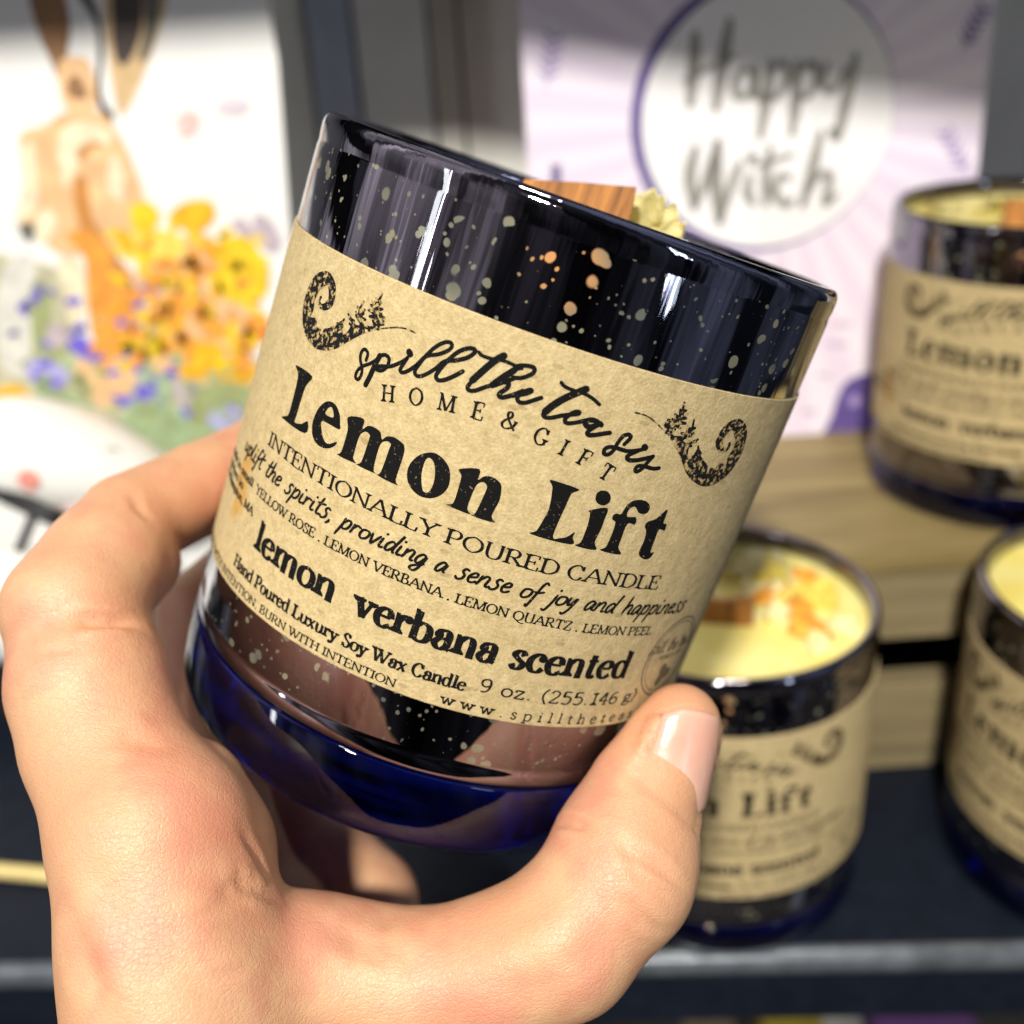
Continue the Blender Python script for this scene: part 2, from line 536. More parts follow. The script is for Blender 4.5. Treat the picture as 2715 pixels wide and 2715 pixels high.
# quick joined hand for the second script line: single pen strokes, x height .5, already slanted when drawn
PEN = {
 'u': (.50, 'c .02 .5 .02 .12 .12 0 .3 .2 .36 .5 .36 .1 .46 .02'), 'p': (.50, 'c .06 .55 .08 .2 .02 -.45|c .08 .3 .22 .52 .38 .45 .36 .12 .2 0 .08 .1'),
 'l': (.30, 'c .06 .95 .04 .5 .06 .1 .18 0 .26 .06'), 'i': (.28, 'c .06 .5 .05 .12 .12 0 .24 .06|c .09 .74 .11 .80'),
 'f': (.38, 'c .34 .9 .22 1 .14 .8 .12 .3 .08 -.4 .0 -.3|c 0 .42 .18 .40 .36 .5'), 't': (.34, 'c .14 .92 .1 .4 .12 .06 .22 0 .30 .06|c -.02 .58 .16 .60 .36 .66'),
 'h': (.50, 'c .06 .98 .06 .4 .03 0|c .05 .22 .2 .5 .34 .44 .34 .1 .38 0 .46 .04'), 'e': (.42, 'c .06 .24 .3 .34 .28 .5 .14 .5 .04 .26 .12 .02 .28 .02 .38 .12'),
 's': (.42, 'c .34 .52 .2 .58 .14 .42 .28 .24 .26 .04 .1 -.04 .0 .08'), 'r': (.40, 'c .04 .5 .06 .25 .04 0|c .05 .25 .16 .48 .36 .44'),
 ',': (.24, 'c .1 .06 .1 -.06 .02 -.18'), 'o': (.46, 'c .22 .5 .06 .42 .04 .14 .18 0 .36 .12 .38 .4 .22 .5'), 'v': (.44, 'c .02 .5 .14 .02 .2 .04 .38 .52'),
 'd': (.50, 'c .34 .42 .18 .52 .04 .3 .08 .02 .22 .04 .36 .4 .44 1.02 .36 .3 .40 .02 .46 .02'), 'n': (.52, 'c .05 .5 .06 .2 .03 0|c .06 .26 .22 .52 .36 .44 .36 .1 .42 0 .48 .04'),
 'g': (.46, 'c .34 .44 .18 .52 .04 .3 .08 .04 .24 .06 .36 .44 .34 -.1 .24 -.42 .04 -.36 .08 -.2 .44 .06'), 'a': (.46, 'c .34 .42 .18 .52 .04 .3 .06 .02 .2 .04 .36 .46 .34 .1 .42 .02'),
 'j': (.26, 'c .16 .5 .14 0 .06 -.4 -.08 -.36|c .16 .74 .18 .80'), 'y': (.46, 'c .04 .5 .06 .18 .16 .1 .34 .5 .28 -.1 .14 -.42 .02 -.34'), ' ': (.40, ''),
}


def rib(pts, widths, cap=False):
    """polyline -> quad ribbon (list of quads as 4 xy points)"""
    P = [np.array(p[:2], float) for p in pts]
    n = len(P)
    L, R_ = [], []
    for i in range(n):
        t = P[min(i + 1, n - 1)] - P[max(i - 1, 0)]
        t = t / (np.linalg.norm(t) + 1e-9)
        nn = np.array([-t[1], t[0]]) * widths[i] / 2
        L.append(P[i] + nn)
        R_.append(P[i] - nn)
    polys = [[L[i], R_[i], R_[i + 1], L[i + 1]] for i in range(n - 1)]
    if cap:
        for q in (0, n - 1):
            polys.append([P[q] + widths[q] / 2 * np.array([math.cos(a), math.sin(a)]) for a in np.linspace(0, 2 * math.pi, 10, endpoint=False)])
    return polys


def glyph(strokes, x, y, h, stem, hair, slant=0.0, mono=None, rot=0.0):
    """returns polygons of one letter; stem and hair are fractions of the cap height"""
    out = []
    cr, sr = math.cos(rot), math.sin(rot)

    def tr(px, py):
        qx, qy = (px + slant * py) * h, py * h
        return np.array([x + qx * cr - qy * sr, y + qx * sr + qy * cr])

    def line(a, b, w):
        return rib([tr(*a), tr(*b)], [w * h, w * h])
    for s in strokes.split('|'):
        if not s:
            continue
        kd, *num = s.split()
        v = [float(q) for q in num]
        pts = [(v[i], v[i + 1]) for i in range(0, len(v), 2)]
        if kd == 'd':
            r = stem * 0.62 * h
            c = tr(*pts[0])
            out.append([c + r * np.array([math.cos(a), math.sin(a)]) for a in np.linspace(0, 2 * math.pi, 12, endpoint=False)])
            continue
        if mono:
            cv = catmull(pts, 5)
            out += rib([tr(*p) for p in cv], [mono * h * (1.0 if 0 < i < len(cv) - 1 else .7) for i in range(len(cv))], True)
            continue
        if kd == 'c':
            cv = catmull(pts, 5)
            ws = []
            for i in range(len(cv)):
                t = cv[min(i + 1, len(cv) - 1)] - cv[max(i - 1, 0)]
                t = t / (np.linalg.norm(t) + 1e-9)
                ws.append(h * math.hypot(stem * t[1], hair * t[0]))
            out += rib([tr(*p) for p in cv], ws)
            continue
        a, b = pts
        w = hair if kd in 'tT' else stem
        if kd in 'tT' and abs(a[1] - b[1]) > .3:
            w = hair * 1.25
        # stems swell a little toward their ends
        if kd in 'IBEN':
            m = ((a[0] + b[0]) / 2, (a[1] + b[1]) / 2)
            out += rib([tr(*a), tr(*m), tr(*b)], [w * h * 1.06, w * h * .96, w * h * 1.06])
        else:
            out += line(a, b, w)
        sw = w / 2 + .105
        for e in ((a, b) if kd == 'I' else (a,) if kd in 'BT' else (b,) if kd == 'E' else ()):
            o = a if e is b else b
            up = hair * .5 if e[1] < o[1] else -hair * .5
            out.append([tr(e[0] - sw, e[1]), tr(e[0] + sw, e[1]), tr(e[0] + sw, e[1] + up * 1.4), tr(e[0] + w * .55, e[1] + up * 3.4), tr(e[0] - w * .55, e[1] + up * 3.4), tr(e[0] - sw, e[1] + up * 1.4)])
    return out


def text_line(txt, x0, x1, y, h, stem=.15, hair=.06, font=SER, track=0.0, slant=0.0, mono=None):
    """lay a line out to run exactly from x0 to x1"""
    adv = []
    for c in txt:
        adv.append((font[c][0] if c in font else .34) + track)
    tot = sum(adv) - track
    kx = (x1 - x0) / (tot * h)
    polys, x = [], 0.0
    for c, a in zip(txt, adv):
        if c in font and font[c][1]:
            for p in glyph(font[c][1], 0, 0, h, stem / max(kx, .6) ** .5, hair, slant, mono):
                polys.append([np.array([x0 + (x * h + q[0]) * kx, y + q[1]]) for q in p])
        x += a
    return polys


def flat_mesh(polys, lift=0.0):
    V, F = [], []
    for p in polys:
        b = len(V)
        V += [(q[0], q[1]) for q in p]
        F.append(list(range(b, b + len(p))))
    return V, F


def fill(outlines, smooth=0):
    """outline with holes -> list of triangles (xy)"""
    loops = []
    for o in outlines:
        P = [np.array([o[i], o[i + 1]]) for i in range(0, len(o), 2)]
        if smooth:
            P = catmull(P, smooth, True)
        loops.append([Vector((p[0], p[1], 0)) for p in P])
    flat = [v for l in loops for v in l]
    return [[np.array(flat[i][:2]) for i in tri] for tri in tessellate_polygon(loops)]


def wrap(name, polys, R, mat, parent, step=0.12):
    """polygons drawn on the unrolled label (s, z) -> mesh lying on the cylinder of radius R"""
    bm = bmesh.new()
    for p in polys:
        try:
            bm.faces.new([bm.verts.new((q[0], q[1], 0)) for q in p])
        except ValueError:
            pass
    xs = [v.co.x for v in bm.verts]
    a = math.floor(min(xs) / step) * step
    while a < max(xs):
        a += step
        bmesh.ops.bisect_plane(bm, geom=bm.verts[:] + bm.edges[:] + bm.faces[:], plane_co=(a, 0, 0), plane_no=(1, 0, 0))
    bm.verts.index_update()
    V = [(R * math.sin(v.co.x / 4.0), -R * math.cos(v.co.x / 4.0), v.co.y) for v in bm.verts]
    F = []
    for f in bm.faces:
        f.normal_update()
        ids = [v.index for v in f.verts]
        F.append(ids if f.normal.z > 0 else ids[::-1])
    bm.free()
    return mk(name, V, F, mat, parent, smooth=False)
TRACE = {'script':[[1,[-2.028,6.232,-2.032,6.322,-2.099,6.351,-2.135,6.288,-2.114,6.198,-2.052,6.117,-2.036,6.031,-2.06,5.962,-2.111,5.968,-2.113,6.054,-2.046,6.146,-1.954,6.215,-1.874,6.305,-1.835,6.372]],[1.6,[-1.927,5.943,-1.901,6.072,-1.874,6.24,-1.847,6.361]],[1.1,[-1.847,6.361,-1.781,6.399,-1.714,6.386,-1.695,6.31,-1.733,6.223,-1.798,6.185,-1.857,6.194,-1.789,6.247,-1.678,6.284,-1.581,6.354,-1.493,6.44,-1.464,6.484]],[1.1,[-1.464,6.484,-1.499,6.374,-1.511,6.304,-1.469,6.289,-1.4,6.342,-1.32,6.443]],[1.9,[-1.465,6.56,-1.444,6.542]],[1.1,[-1.32,6.443,-1.231,6.593,-1.083,6.681,-0.989,6.761,-0.956,6.824,-0.983,6.864,-1.057,6.842,-1.148,6.751,-1.235,6.604,-1.295,6.453,-1.316,6.368,-1.279,6.325,-1.215,6.344,-1.141,6.411,-1.063,6.505]],[1.2,[-1.063,6.505,-0.982,6.625,-0.857,6.686,-0.729,6.772,-0.667,6.857,-0.68,6.896,-0.753,6.881,-0.856,6.799,-0.943,6.665,-1.011,6.512,-1.033,6.415,-0.993,6.379,-0.922,6.407,-0.819,6.497,-0.733,6.593]],[1.0,[-0.618,6.882,-0.565,6.858,-0.452,6.862,-0.334,6.887,-0.209,6.888,-0.092,6.874]],[1.9,[-0.317,6.949,-0.399,6.857,-0.497,6.695,-0.584,6.536]],[1.2,[-0.584,6.536,-0.615,6.435,-0.579,6.404,-0.51,6.43,-0.41,6.512,-0.308,6.588]],[1.2,[-0.308,6.588,-0.227,6.719,-0.142,6.837,-0.06,6.891,-0.158,6.858,-0.095,6.904,-0.004,6.932,0.069,6.933,0.081,6.881,0.035,6.82,-0.046,6.763,-0.148,6.732,-0.118,6.733,-0.185,6.671]],[1.8,[-0.338,6.564,-0.245,6.699,-0.149,6.822]],[1.3,[-0.305,6.577,-0.226,6.643,-0.161,6.654,-0.158,6.592,-0.218,6.507,-0.218,6.469,-0.167,6.468,-0.064,6.537,0.032,6.622]],[1.2,[-0.106,6.508,-0.009,6.554,0.085,6.61,0.131,6.655,0.111,6.665,0.056,6.628,0.009,6.566,-0.0,6.511,0.039,6.479,0.112,6.499,0.183,6.553,0.268,6.616]],[1.0,[0.433,6.871,0.489,6.838,0.608,6.825,0.744,6.828,0.87,6.798,0.969,6.753]],[2.0,[0.745,6.886,0.649,6.804,0.53,6.692,0.427,6.566,0.37,6.472]],[1.2,[0.37,6.472,0.357,6.427,0.393,6.405,0.466,6.423,0.58,6.489,0.679,6.532,0.758,6.568,0.761,6.592,0.709,6.576,0.652,6.512,0.63,6.447,0.663,6.417,0.736,6.439,0.814,6.48,0.89,6.527]],[1.5,[1.082,6.518,0.977,6.546,0.902,6.524,0.884,6.478,0.93,6.451,1.002,6.478,1.065,6.531]],[1.3,[1.065,6.531,0.982,6.437,0.95,6.38,0.978,6.353,1.053,6.375,1.145,6.418,1.223,6.451]],[1.2,[1.463,6.358,1.511,6.459,1.472,6.491,1.411,6.458,1.373,6.365,1.355,6.254,1.309,6.182,1.249,6.179,1.239,6.236,1.295,6.28,1.392,6.287,1.52,6.282,1.614,6.304,1.726,6.347]],[1.3,[1.683,6.325,1.585,6.249,1.565,6.202,1.614,6.177,1.71,6.198,1.823,6.246,1.913,6.289]],[1.9,[1.742,6.386,1.759,6.378]],[1.2,[1.913,6.289,1.87,6.201,1.829,6.107,1.772,6.053,1.736,6.076,1.765,6.131,1.869,6.14,1.981,6.136,2.07,6.158]]],'curl':[1.436,6.788,1.565,6.791,1.7,6.762,1.832,6.705,1.963,6.636,2.113,6.536,2.256,6.418,2.399,6.286,2.535,6.157,2.707,6.064,2.921,6.007,3.104,6.028,3.299,6.121,3.447,6.279,3.508,6.472,3.498,6.642,3.438,6.81,3.32,6.924,3.167,6.986,3.051,6.984,2.924,6.92,2.851,6.821,2.826,6.686,2.852,6.598,2.95,6.524,3.06,6.505,3.142,6.535,3.169,6.607,3.14,6.66,3.099,6.657,3.115,6.598,3.055,6.579,2.988,6.629,2.965,6.701,3.0,6.778,3.066,6.83,3.159,6.755,3.21,6.703,3.229,6.629,3.249,6.556,3.227,6.498,3.217,6.422,3.244,6.338,3.104,6.368,3.064,6.319,3.038,6.27,2.934,6.281,2.94,6.225,2.907,6.213,2.867,6.303,2.775,6.35,2.709,6.398,2.621,6.425,2.54,6.396,2.487,6.362,2.422,6.443,2.405,6.522,2.346,6.549,2.272,6.564,2.235,6.549,2.172,6.502,1.993,6.615,1.832,6.683,1.7,6.741,1.573,6.771,1.448,6.77],'trees':[[1.3,[1.971,6.642,2.058,6.765,2.085,6.884,2.061,7.053]],[1.3,[2.184,6.522,2.286,6.647,2.328,6.761,2.31,6.864]],[1.3,[2.317,6.427,2.371,6.544,2.501,6.627]],[1.3,[2.523,6.339,2.58,6.456,2.551,6.543]],[1.3,[2.022,6.731,1.914,6.744]],[1.3,[2.045,6.771,1.922,6.794]],[1.3,[2.056,6.791,1.981,6.819]],[1.3,[2.071,6.846,1.992,6.883]],[1.3,[2.081,6.892,2.041,6.954]],[1.3,[2.062,6.757,2.148,6.729]],[1.3,[2.075,6.794,2.199,6.8]],[1.3,[2.081,6.848,2.178,6.867]],[1.3,[2.086,6.893,2.174,6.919]],[1.3,[2.077,6.944,2.131,6.963]],[1.3,[2.251,6.605,2.086,6.593]],[1.3,[2.282,6.655,2.199,6.667]],[1.3,[2.3,6.685,2.255,6.73]],[1.3,[2.324,6.725,2.255,6.775]],[1.3,[2.284,6.629,2.368,6.66]],[1.3,[2.304,6.677,2.383,6.698]],[1.3,[2.326,6.743,2.38,6.769]],[1.3,[2.247,6.569,2.133,6.584]],[1.3,[2.379,6.572,2.481,6.597]],[1.3,[2.354,6.532,2.436,6.527]],[1.3,[2.557,6.453,2.653,6.456]],[1.3,[2.577,6.483,2.62,6.47]],[1.3,[2.544,6.387,2.648,6.419]],[1.3,[2.094,6.577,2.044,6.639]],[1.3,[2.003,6.683,1.907,6.716]],[1.3,[2.016,6.633,2.079,6.698]]],'big':[[[-3.283,5.682,-2.865,5.682,-2.945,5.493,-2.964,5.081,-2.963,4.988,-2.82,5.023,-2.702,5.107,-2.699,4.939,-3.252,4.919,-3.254,4.953,-3.15,5.013,-3.14,5.18,-3.154,5.479,-3.187,5.601]],[[-2.132,5.242,-2.443,5.225,-2.403,5.101,-2.317,5.004,-2.223,4.996,-2.111,5.075,-2.12,5.016,-2.202,4.942,-2.322,4.902,-2.459,4.917,-2.561,4.999,-2.608,5.147,-2.583,5.324,-2.504,5.456,-2.409,5.515,-2.293,5.511,-2.187,5.424,-2.138,5.314],[-2.276,5.345,-2.319,5.434,-2.366,5.455,-2.413,5.411,-2.423,5.333]],[[-2.043,5.452,-1.808,5.527,-1.782,5.4,-1.719,5.467,-1.632,5.488,-1.523,5.469,-1.468,5.388,-1.417,5.45,-1.322,5.482,-1.211,5.464,-1.152,5.432,-1.124,5.307,-1.126,4.981,-1.084,4.92,-1.382,4.928,-1.349,4.991,-1.332,5.333,-1.331,5.381,-1.398,5.394,-1.47,5.315,-1.468,5.046,-1.447,4.957,-1.418,4.937,-1.711,4.931,-1.657,4.997,-1.645,5.313,-1.657,5.372,-1.727,5.383,-1.793,5.298,-1.796,5.034,-1.779,4.976,-1.743,4.939,-2.043,4.925,-1.993,4.989,-1.993,5.294]],[[-0.816,5.483,-0.709,5.502,-0.579,5.449,-0.488,5.341,-0.453,5.161,-0.516,5.014,-0.633,4.926,-0.791,4.91,-0.931,4.982,-1.003,5.099,-1.009,5.242,-0.934,5.394],[-0.795,5.419,-0.728,5.39,-0.672,5.284,-0.644,5.133,-0.661,5.012,-0.707,4.977,-0.757,5.006,-0.82,5.159,-0.836,5.298,-0.828,5.382]],[[-0.39,5.427,-0.155,5.516,-0.133,5.38,-0.065,5.454,0.037,5.474,0.143,5.432,0.183,5.349,0.202,5.209,0.175,4.987,0.237,4.918,-0.064,4.909,-0.027,4.964,0.004,5.269,-0.006,5.346,-0.068,5.372,-0.126,5.31,-0.145,5.133,-0.139,4.972,-0.09,4.916,-0.394,4.931,-0.331,4.98,-0.327,5.161,-0.341,5.35]],[[0.711,5.657,0.779,5.672,1.105,5.65,1.037,5.572,1.02,5.415,0.999,4.968,1.099,4.96,1.182,5.004,1.257,5.083,1.256,5.01,1.266,4.912,0.721,4.912,0.772,4.977,0.808,5.147,0.825,5.306,0.786,5.534,0.762,5.602]],[[1.337,5.413,1.564,5.497,1.585,5.33,1.588,5.207,1.572,5.012,1.625,4.909,1.328,4.909,1.383,4.972,1.39,5.187,1.365,5.37]],[[1.421,5.713,1.491,5.707,1.55,5.654,1.56,5.579,1.507,5.524,1.429,5.523,1.366,5.569,1.349,5.641,1.374,5.691]],[[1.689,5.362,1.682,5.422,1.717,5.451,1.785,5.458,1.814,5.575,1.875,5.659,1.994,5.696,2.102,5.68,2.167,5.623,2.165,5.543,2.102,5.511,2.027,5.522,1.948,5.588,1.89,5.567,1.867,5.507,1.89,5.438,2.022,5.448,2.041,5.349,1.931,5.343,1.926,5.11,1.937,4.997,2.005,4.904,1.693,4.916,1.751,4.978,1.764,5.15,1.75,5.328]],[[2.469,5.627,2.491,5.429,2.551,5.423,2.564,5.326,2.463,5.328,2.46,5.177,2.465,5.037,2.483,4.986,2.535,4.996,2.506,4.911,2.422,4.881,2.321,4.919,2.278,4.984,2.287,5.136,2.264,5.272,2.21,5.345,2.224,5.415,2.343,5.476]]]}
# ------------------------------------------------------------------ the candles
HJ, RJ = 8.893, 4.0
Z_L0, Z_L1 = 2.204, 7.309
MAT['mercury'] = m_mercury()
MAT['cobalt'] = m_cobalt()
MAT['kraft'] = m_kraft()
MAT['ink'] = m_ink()
MAT['stipple'] = m_ink('stippled_ink', (0.010, 0.010, 0.011), 0.56, (0.42, 0.30, 0.13), 16.0)
MAT['stampink'] = m_ink('grey_stamp_ink', (0.16, 0.12, 0.07), 0.7)
MAT['wax'] = m_wax()
MAT['wick'] = m_wood('wick_wood', (0.11, 0.034, 0.008), (0.48, 0.20, 0.045), 2, 0.6, 3.0)
MAT['peel_orange'] = simple('orange_peel', (0.80, 0.33, 0.03), 0.6, 0.3, 4, 0.4, 0.05)
MAT['peel_yellow'] = simple('yellow_petal', (0.83, 0.62, 0.10), 0.6, 0.3, 4, 0.4, 0.05)
MAT['peel_pale'] = simple('pale_quartz', (0.84, 0.76, 0.38), 0.5, 0.15, 4, 0.4, 0.05)


def arc_text(txt, pts, h, stem, hair):
    """letters placed one by one on an arch: list of (s, z) centres"""
    out = []
    for c, (x, y, r) in zip(txt, pts):
        a, st = SER[c]
        g = glyph(st, 0, 0, h, stem, hair)
        cr, sr = math.cos(r), math.sin(r)
        for p in g:
            q2 = []
            for q in p:
                dx, dy = q[0] - a * h / 2, q[1] - h / 2
                q2.append(np.array([x + dx * cr - dy * sr, y + dx * sr + dy * cr]))
            out.append(q2)
    return out


def label_parts(parent):
    V, F = lathe([(RJ + .004, Z_L0), (RJ + .030, Z_L0), (RJ + .030, Z_L0 + .012), (RJ + .030, Z_L1 - .012), (RJ + .030, Z_L1), (RJ + .004, Z_L1)], 150, -2.45, 2.45)
    # close the paper's inner side is the glass; give the strip its cut edges
    lab = mk('label', V, F, MAT['kraft'], parent)
    for p in lab.data.polygons:
        p.use_smooth = abs(p.normal.z) < .5
    RT = RJ + .0345
    big = []
    for o in TRACE['big']:
        big += fill(o, 4)
    wrap('title_lettering', big, RT, MAT['ink'], lab)
    scr = []
    for w, p in TRACE['script']:
        pts = [(p[i], p[i + 1]) for i in range(0, len(p), 2)]
        cv = catmull(pts, 7)
        scr += rib(cv, [w * .046] * len(cv), True)
    wrap('script_lettering', scr, RT, MAT['ink'], lab)
    # HOME & GIFT on its arch
    arch = [(-1.575, 5.967, .27), (-1.199, 6.079, .22), (-.797, 6.154, .15), (-.396, 6.204, .08), (.005, 6.225, 0), (.433, 6.161, -.10), (.739, 6.111, -.16), (1.036, 6.055, -.22), (1.375, 5.952, -.28)]
    sm = arc_text('HOME&GIFT', arch, .215, .165, .085)
    wrap('arched_lettering', sm, RT, MAT['ink'], lab)
    tl = text_line('INTENTIONALLY POURED CANDLE', -3.47, 2.89, 4.445, .205, .17, .075)
    wrap('capitals_lettering', tl, RT, MAT['ink'], lab)
    tl = text_line('uplift the spirits, providing a sense of joy and happiness', -4.22, 3.72, 4.05, .27, font=PEN, slant=.28, mono=.12)
    wrap('handwritten_lettering', tl, RT, MAT['ink'], lab)
    tl = text_line('YELLOW ROSE . LEMON VERBANA . LEMON QUARTZ . LEMON PEEL', -3.44, 3.14, 3.715, .135, .18, .095)
    wrap('ingredient_lettering', tl, RT, MAT['ink'], lab)
    tl = []
    for wd, a, b_ in (('lemon', -3.10, -1.46), ('verbana', -1.14, .86), ('scented', 1.04, 2.98)):
        tl += text_line(wd, a, b_, 3.025, .42, .24, .10, track=.03)
    wrap('scent_lettering', tl, RT, MAT['ink'], lab)
    tl = text_line('Hand Poured Luxury Soy Wax Candle', -3.50, .60, 2.53, .195, .22, .11)
    tl += text_line('9 oz. (255.146 g)', .77, 3.42, 2.585, .195, .13, .115, track=.04)
    tl += text_line('made in small', -5.00, -3.56, 3.73, .125, .24, .12)
    tl += text_line('batches in', -5.00, -3.86, 3.555, .125, .24, .12)
    tl += text_line('Northampton, MA', -5.00, -3.35, 3.385, .125, .24, .12)
    wrap('detail_lettering', tl, RT, MAT['ink'], lab)
    tl = text_line('POURED WITH INTENTION. BURN WITH INTENTION', -5.30, -.28, 2.265, .125, .17, .09)
    tl += text_line('www.spilltheteasis.com', .34, 4.75, 2.265, .165, .125, .115, track=.42)
    wrap('footer_lettering', tl, RT, MAT['ink'], lab)
    # curled horn emblem with little trees, mirrored on the left
    cu = fill([TRACE['curl']], 3)
    tr = []
    for w, p in TRACE['trees']:
        pts = [(p[i], p[i + 1]) for i in range(0, len(p), 2)]
        cv = catmull(pts, 4)
        n = len(cv)
        tr += rib(cv, [w * .042 * (1.15 - .6 * i / n) for i in range(n)], True)
    both = cu + tr
    wrap('horn_emblem', both, RT, MAT['stipple'], lab)
    wrap('horn_emblem', [[np.array([-q[0] - .02, q[1] + .03]) for q in p][::-1] for p in both], RT, MAT['stipple'], lab)
    # round grey stamp on the right shoulder of the label
    st = []
    for rr, ww in ((.66, .028), (.59, .016)):
        ring = [(3.98 + rr * math.cos(a), 3.24 + rr * math.sin(a)) for a in np.linspace(0, 2 * math.pi, 60)]
        st += rib(ring, [ww] * 60)
    st += text_line('spill the tea sis', 3.30, 4.72, 3.36, .23, font=PEN, slant=.25, mono=.12)
    st += text_line('HOME & GIFT', 3.64, 4.36, 3.22, .075, .15, .1)
    leaf = [(3.98 + .18 * math.cos(a) * (1 + .35 * math.cos(3 * a)), 2.93 + .16 * math.sin(a) * (1 + .35 * math.cos(3 * a))) for a in np.linspace(0, 2 * math.pi, 30)]
    st += fill([[c for q in leaf for c in q]])
    wrap('round_stamp', st, RT, MAT['stampink'], lab)
    return lab


def lump(name, parent, mat, c, r, seed, flat=.55):
    rnd = random.Random(seed)
    bm = bmesh.new()
    bmesh.ops.create_icosphere(bm, subdivisions=3, radius=1)
    ph = [rnd.uniform(0, 6) for _ in range(6)]
    for v in bm.verts:
        n = v.co.copy()
        d = 1 + .28 * math.sin(3.1 * n.x + ph[0]) + .24 * math.sin(4.3 * n.y + ph[1]) + .2 * math.sin(5.2 * n.z + ph[2] + 2 * n.x)
        v.co = n * d * r
        v.co.z *= flat
    bmesh.ops.rotate(bm, verts=bm.verts, cent=(0, 0, 0), matrix=Euler((rnd.uniform(-.6, .6), rnd.uniform(-.6, .6), rnd.uniform(0, 6))).to_matrix())
    for v in bm.verts:
        v.co += Vector(c)
    return from_bm(name, bm, mat, parent, True)


def jar_body(parent, zb=0.0):
    # thick cobalt foot
    foot = [(0.0, .42), (1.6, .40), (2.6, .30 + zb / 2), (3.15, .16 + zb), (3.42, .03 + zb), (3.56, .0 + zb), (3.72, .02 + zb), (3.86, .09 + zb), (3.95, .21 + zb), (3.99, .36 + zb), (RJ, .52 + zb), (RJ, 1.06), (3.975, 1.09), (3.86, 1.10), (0.0, 1.10)]
    V, F = lathe(foot, 160)
    mk('glass_foot', V, F, MAT['cobalt'], parent)
    ins = .26
    wall = [(3.80, 1.105), (3.965, 1.112), (RJ - .012, 1.15), (RJ, 1.20), (RJ, 1.36), (RJ - .02, 1.40), (RJ, 1.45), (RJ, 8.40), (RJ - .010, 8.47), (RJ - .010, 8.50), (RJ, 8.57), (RJ, HJ - .2)]
    for a in np.linspace(0, math.pi, 9):
        wall.append((RJ - ins / 2 + ins / 2 * math.cos(a), HJ - ins / 2 - .04 + (ins / 2 + .04) * math.sin(a)))
    wall += [(RJ - ins, 8.4), (RJ - ins, 1.7), (RJ - ins - .25, 1.48), (0.0, 1.42)]
    V, F = lathe(wall, 192)
    return mk('glass_jar', V, F, MAT['mercury'], parent)


def wax_disc(parent, z):
    pr = [(0.0, z - .06), (1.2, z - .04), (2.6, z), (3.3, z + .02), (3.62, z + .09), (3.72, z + .12), (3.72, z - .3), (0, z - .3)]
    V, F = lathe(pr, 96)
    return mk('wax', V, F, MAT['wax'], parent)


def slab(name, outline, mat, parent, th, frame):
    """flat outline (2D) extruded to a thickness in a local frame (origin, ex, ey, en)"""
    o, ex, ey, en = [Vector(q) for q in frame]
    bm = bmesh.new()
    vs = [bm.verts.new(o + ex * p[0] + ey * p[1]) for p in outline]
    f = bm.faces.new(vs)
    r = bmesh.ops.extrude_face_region(bm, geom=[f])
    for v in [g for g in r['geom'] if isinstance(g, bmesh.types.BMVert)]:
        v.co += en * th
    return from_bm(name, bm, mat, parent)


# --- the candle in the hand
AX = np.array([-.357, 1, .337])
AX /= np.linalg.norm(AX)
CRIM = M3 @ np.array((1.117, -4.703, 15.915)) + EYE
ZJ = -(M3 @ AX)
BASE = CRIM - HJ * ZJ
FRT = EYE - BASE
FRT = FRT - (FRT @ ZJ) * ZJ
FRT /= np.linalg.norm(FRT)
RGT = np.cross(-FRT, ZJ)
MJ = Matrix([[RGT[i], -FRT[i], ZJ[i], BASE[i] * S] for i in range(3)] + [[0, 0, 0, 1]])


def to_jar(P):
    d = np.array(P) - BASE
    return np.array([d @ RGT, -(d @ FRT), d @ ZJ])


held = empty('scented_candle')
held.matrix_world = MJ
tag(held, 'tilted candle in midnight blue speckled glass gripped by the hand, kraft label sharp in front', 'candle')
jar_body(held, -.24)
label_parts(held)
wax_disc(held, HJ - 1.0)


def px_in_jar(pts, yl):
    """photo points -> local (x, z) on the plane y = yl of the jar"""
    o = BASE + (-FRT) * yl
    out = []
    for x, y in pts:
        q = to_jar(on_plane(x, y, o, FRT))
        out.append((q[0], q[2]))
    return out


wk = px_in_jar([(975, 372), (990, 338), (1040, 341), (1100, 344), (1150, 349), (1201, 353), (1196, 385), (1184, 425)], .4)
zb = HJ - 1.15
wk = [(wk[0][0] - .1, zb)] + wk + [(wk[-1][0] - .1, zb)]
slab('wooden_wick', wk, MAT['wick'], held, .16, ((0, .4, 0), (1, 0, 0), (0, 0, 1), (0, 1, 0)))
pe = px_in_jar([(1196, 357), (1222, 362), (1240, 378), (1258, 386), (1266, 402), (1284, 404), (1292, 416), (1294, 440), (1280, 470), (1180, 470)], 1.1)
bm = bmesh.new()
xs = [p[0] for p in pe]

